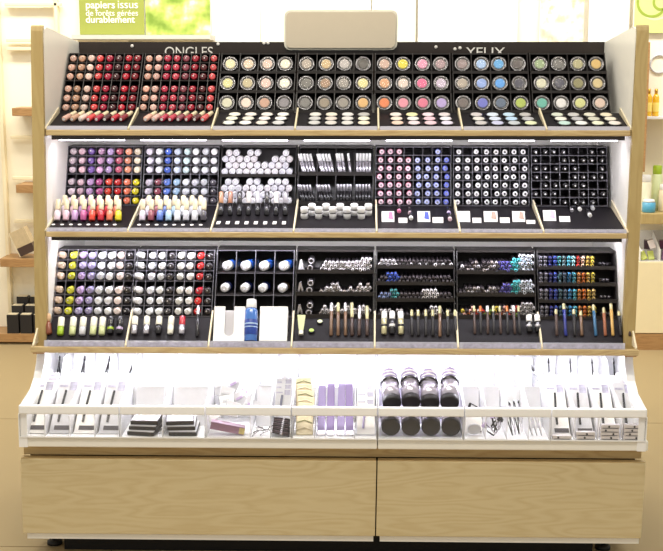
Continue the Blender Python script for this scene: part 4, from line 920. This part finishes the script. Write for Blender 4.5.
t = thing('open_box', 'beige and dark box tilted on the upper left wooden shelf', 'box', (g.x-.004, 2.29, at(29, 259, 2.28).z+.022), (0, math.radians(-24), 0))
part('lower_half', MB().bbox(-.034, .04, 0, .06, 0, .04, .001), M_dkb, t); part('upper_half', MB().bbox(-.034, .04, 0, .06, .0402, .118, .001), mat('kraft_beige', (196, 176, 140), .7, var=.2, scale=60), t); part('edge_strip', MB().box(-.038, -.0342, 0, .06, 0, .118), M_cream, t)

# back wall posters and panels
gnote = mat('poster_green', (150, 158, 70), .6, var=.03)
def board(px0, px1, py0, py1, m, name, label, cat, Y=YW-.02, th=.02):
    g0, g1 = at(px0, py1, Y), at(px1, py0, Y)
    t = thing(name, label, cat, ((g0.x+g1.x)/2, Y, g0.z)); w2 = (g1.x-g0.x)/2
    part('print', MB().box(-w2, w2, 0, th*.4, 0, g1.z-g0.z), m, t); part('backing', MB().box(-w2-.002, w2+.002, th*.4+.0001, th, -.002, g1.z-g0.z+.002), M_paper, t)
    return t, g0, g1
YP = 2.40
t, g0, g1 = board(80, 142.5, -45, 34, gnote, 'forest_paper_poster', 'green poster with white French lettering standing on grey ledge', 'poster', YP)
ox = Vector(((g0.x+g1.x)/2, YP, g0.z))
for s_, pa, pb, py, off in (('papiers', 86, 115, 7.5, .0005), ('issus', 118, 138, 7.5, 0), ('de for\u00eats g\u00e9r\u00e9es', 86, 138, 15, 0), ('durablement', 86, 135, 22, .0005)):
    a_, b_ = at(pa, py, YP), at(pb, py, YP)
    text(s_, (a_.x-ox.x, -.0012, a_.z-ox.z), b_.x-a_.x, mat('poster_text', (252, 250, 236), .6, var=0), t, off=off, height=None)
board(146, 209, -45, 34, speckle('blossom_print', [(.36, (120, 150, 50)), (.48, (176, 196, 90)), (.56, (214, 224, 150)), (.64, (252, 252, 240))], 9), 'blossom_poster', 'green photo poster of white blossoms standing on grey ledge', 'poster', YP)
a_, b_ = at(72, 40, 2.33), at(210, 34.5, 2.33)
t = thing('poster_ledge', 'grey ledge fixed to the back wall under the green posters', 'ledge', ((a_.x+b_.x)/2, 2.33, a_.z))
w2 = (b_.x-a_.x)/2; part('board', MB().bbox(-w2, w2, 0, .225, 0, .022, .002), mat('ledge_grey', (196, 192, 180), .5), t)
part('front_edge', MB().box(-w2, w2, -.004, -.0002, .004, .022), mat('ledge_edge', (206, 204, 194), .4), t)
# set the posters onto the ledge
zl = at(72, 34.5, 2.33).z
for o in bpy.data.objects:
    if o.name.split('.')[0] in ('forest_paper_poster', 'blossom_poster'): o.location.z = a_.z+.0245
mwh = mat('panel_white', (252, 252, 246), .6, var=.01)
board(212, 259, -45, 60, mwh, 'wall_panel', 'plain white wall panel right of the blossom poster', 'panel', YW-.03)
board(261, 371, -45, 60, speckle('faded_pale', [(.35, (250, 246, 226)), (.6, (244, 244, 214)), (.72, (236, 238, 196))], 2.2), 'wall_panel', 'pale cream panel behind the blank sign plate', 'panel', YW-.03)
board(372, 416, -45, 60, speckle('faded_lined', [(.35, (252, 248, 232)), (.65, (246, 240, 216))], 3), 'wall_panel', 'cream panel just right of the blank sign plate', 'panel', YW-.03)
board(418, 519, -45, 60, mwh, 'wall_panel', 'wide plain white wall panel left of the floral poster', 'panel', YW-.03)
board(540, 586, -45, 44, speckle('floral_print', [(.36, (226, 190, 170)), (.45, (246, 236, 210)), (.55, (250, 246, 226)), (.66, (214, 220, 150)), (.75, (236, 206, 190))], 13), 'floral_poster', 'faded pink and green floral poster on the back wall', 'poster', YW-.03)
board(588, 632, -45, 60, mwh, 'wall_panel', 'narrow white wall panel right of the floral poster', 'panel', YW-.03)
# right: swirl poster, shelves and products
t, g0, g1 = board(634, 690, -45, 33, mat('swirl_green', (206, 218, 140), .6, var=.05), 'swirl_poster', 'pale green poster with dark green leaf swirls, upper right', 'poster', 2.44)
ox = Vector(((g0.x+g1.x)/2, 2.44, g0.z)); msw = mat('swirl_dark', (150, 170, 60), .6); msl = mat('swirl_light', (226, 234, 180), .6)
def ring(cx, cy, r0, r1, m, a0, a1, n=24, d0=-.0018, d1=-.0009):
    c = at(cx, cy, 2.44); k = at(cx+1, cy, 2.44).x-c.x
    pts = [(c.x-ox.x+k*r1*cos(a), c.z-ox.z+k*r1*sin(a)) for a in [a0+(a1-a0)*j/n for j in range(n+1)]]
    inn = [(c.x-ox.x+k*r0*cos(a), c.z-ox.z+k*r0*sin(a)) for a in [a0+(a1-a0)*j/n for j in range(n+1)]]
    mb = MB()
    for j in range(n): mb.prism([inn[j], inn[j+1], pts[j+1], pts[j]], d0, d1, 'y')
    part('swirl', mb, m, t)
ring(652, 2, 13, 15.5, msw, PI*.9, PI*2.1); ring(661, 2, 6, 8.5, msw, PI*.7, PI*2.1); ring(656, 1, 17, 19, msl, PI, PI*2, 24, -.0007, -.0001)
RS = thing('wall_shelving', 'white product shelving with wooden shelf at right', 'shelving', (at(655, 345, 2.29).x, 2.29, 0)); ro = RS.location.copy()
def rp(n, mb, m): return part(n, mb, m, RS, -ro)
xr0, xr1 = at(632, 345, 2.29).x, at(720, 345, 2.29).x
rp('back_panel', MB().box(xr0, xr1, 2.44+.022, 2.49, 0, 2.2), M_wall)
g0, g1 = at(640, 224, 2.22), at(720, 214, 2.22); rp('shelf', MB().bbox(xr0, xr1, 2.22, 2.46, g0.z, g1.z, .002), M_edge)
zr = g1.z
g2 = at(640, 117.5, 2.26); rp('shelf', MB().bbox(xr0, xr1, 2.34, 2.46, g2.z-.012, g2.z, .002), M_white2)
g3 = at(640, 262, 2.24); rp('cabinet', MB().bbox(xr0, xr1, 2.24, 2.46, .078, g3.z, .002), mat('cabinet_cream', (240, 226, 186), .6, var=.02))
gu0, gu1 = at(646, 45, 2.2), at(650.5, 45, 2.2); zt_, zb_ = at(648, 42, 2.2).z, at(648, 172, 2.2).z
rp('upright', MB().bbox(gu0.x, gu1.x, 2.2, 2.455, zb_, zt_, .002), M_brown)
M_yel = mat('amber_yellow', (236, 186, 30), .2, coat=.5)
for q, (px, wd) in enumerate(((653, .020), (660.5, .018))):
    g = at(px, 117, 2.30)
    t = thing('oil_bottle', '%s yellow oil bottle on the upper right shelf' % ('left', 'right')[q], 'bottle', (g.x, 2.40, g2.z+.0005), (0, 0, 0), 'yellow bottles')
    part('bottle', MB().lathe([(wd*.8, 0), (wd*.85, .002), (wd*.85, .085), (wd*.4, .1)], 14, 'z'), M_yel, t); part('cap', MB().lathe([(wd*.42, .1002), (wd*.42, .122)], 12, 'z'), mat('gold_cap', (206, 160, 60), .3, metal=.5), t); part('label', MB().lathe([(wd*.86, .02), (wd*.87, .0205), (wd*.87, .06), (wd*.86, .0605)], 14, 'z'), mat('pale_yellow_label', (246, 222, 120), .5), t)
g = at(662, 64, 2.40)
t = thing('hoop_sign', 'grey ring shaped sign on the right wall above yellow bottles', 'sign', (g.x, 2.455, g.z))
part('hoop', MB().tube([(.040*cos(a), 0, .040*sin(a)) for a in [2*PI*j/28 for j in range(29)]], .004, 8), M_grey, t); part('peg', MB().lathe([(.004, -.002), (.004, .007)], 8), M_grey, t, (0, 0, .04))
prods = [(646, 2.30, .026, .16, (236, 232, 206), 'cream white tall'), (657, 2.33, .024, .20, (214, 224, 176), 'pale green tall'), (664, 2.28, .02, .12, (228, 214, 180), 'beige'), (650, 2.25, .030, .055, (80, 160, 196), 'blue squat')]
for q, (px, Y, r, h, rgb, nm) in enumerate(prods):
    g = at(px, 214, Y)
    t = thing('care_bottle', '%s care jar on the right wooden shelf' % nm, 'bottle', (g.x, Y+.03, zr+.0005), (0, 0, 0), 'care products on the right shelf')
    part('jar', MB().lathe([(r*.9, 0), (r, .003), (r, h*.78), (r*.8, h*.82)], 16, 'z'), mat('care_%d' % q, rgb, .3, coat=.3), t); part('lid', MB().lathe([(r*.82, h*.82+.0003), (r*.86, h*.83), (r*.86, h), (r*.7, h+.003)], 16, 'z'), M_white2 if q != 1 else M_lime, t)
# wire tray of packets above the cabinet
zc = g3.z
gt = at(640, 262, 2.24)
t = thing('sample_tray', 'clear divided tray of sample packets on the right cabinet', 'tray', (at(662, 262, 2.26).x, 2.25, zc+.0005))
part('floor_panel', MB().box(-.10, .10, 0, .17, 0, .003), M_frost, t); part('front_wall', MB().box(-.10, .10, 0, .002, .003, .05), M_clear, t); part('rear_wall', MB().box(-.10, .10, .168, .17, .003, .12), M_frost, t)
for x in (-.10, -.012, .07): part('partition', MB().prism([(.002, .003), (.002, .052), (.168, .12), (.168, .003)], x, x+.002), M_white2, t)
for q, (dx, dy, dz, rgb, nm) in enumerate(((-.075, .02, .006, (186, 196, 60), 'lime green'), (-.045, .02, .006, (170, 180, 70), 'olive green'), (.012, .02, .006, (110, 60, 110), 'purple'), (.045, .022, .006, (150, 110, 150), 'mauve'), (-.055, .075, .045, (60, 40, 50), 'dark plum'), (-.03, .06, .05, (226, 216, 214), 'white'), (.02, .08, .045, (90, 50, 80), 'plum'), (.05, .07, .04, (206, 180, 196), 'pale pink'))):
    o = thing('sample_packet', '%s sample packet in the tray on the right cabinet' % nm, 'packet', (t.location.x+dx, t.location.y+dy, t.location.z+dz), (math.radians(-40), math.radians(-20+17*q % 40), 0), 'sample packets')
    part('pouch', MB().bbox(-.014, .014, -.004, .004, 0, .045, .003), mat('sample_'+nm.replace(' ', '_'), rgb, .4), o); part('seal', MB().box(-.0135, .0135, -.001, .001, .0452, .051), M_silver, o)

# ------------------------------------------------------------------ shear the stand and everything on it sideways to fit the camera view
done = set()
for o in list(bpy.data.objects):
    if o.parent or o.type not in ('EMPTY', 'MESH') or o.get('kind') == 'structure' or o.location.y > 1.2: continue
    if o is S:
        for c in o.children_recursive:
            if c.type != 'MESH': continue
            if c.data.name in done: continue
            done.add(c.data.name)
            if c.rotation_euler.x:
                c.location.x += SHEAR*(c.location.z-SHEAR_Z)
            else:
                oz = c.location.z
                for v in c.data.vertices: v.co.x += SHEAR*(v.co.z+oz-SHEAR_Z)
        continue
    o.location.x += SHEAR*(o.location.z-SHEAR_Z)
    if o.name.split('.')[0] in ('product_rack', 'accessory_bin'):
        for c in o.children_recursive:
            for v in c.data.vertices: v.co.x += SHEAR*(v.co.z-o.location.z)
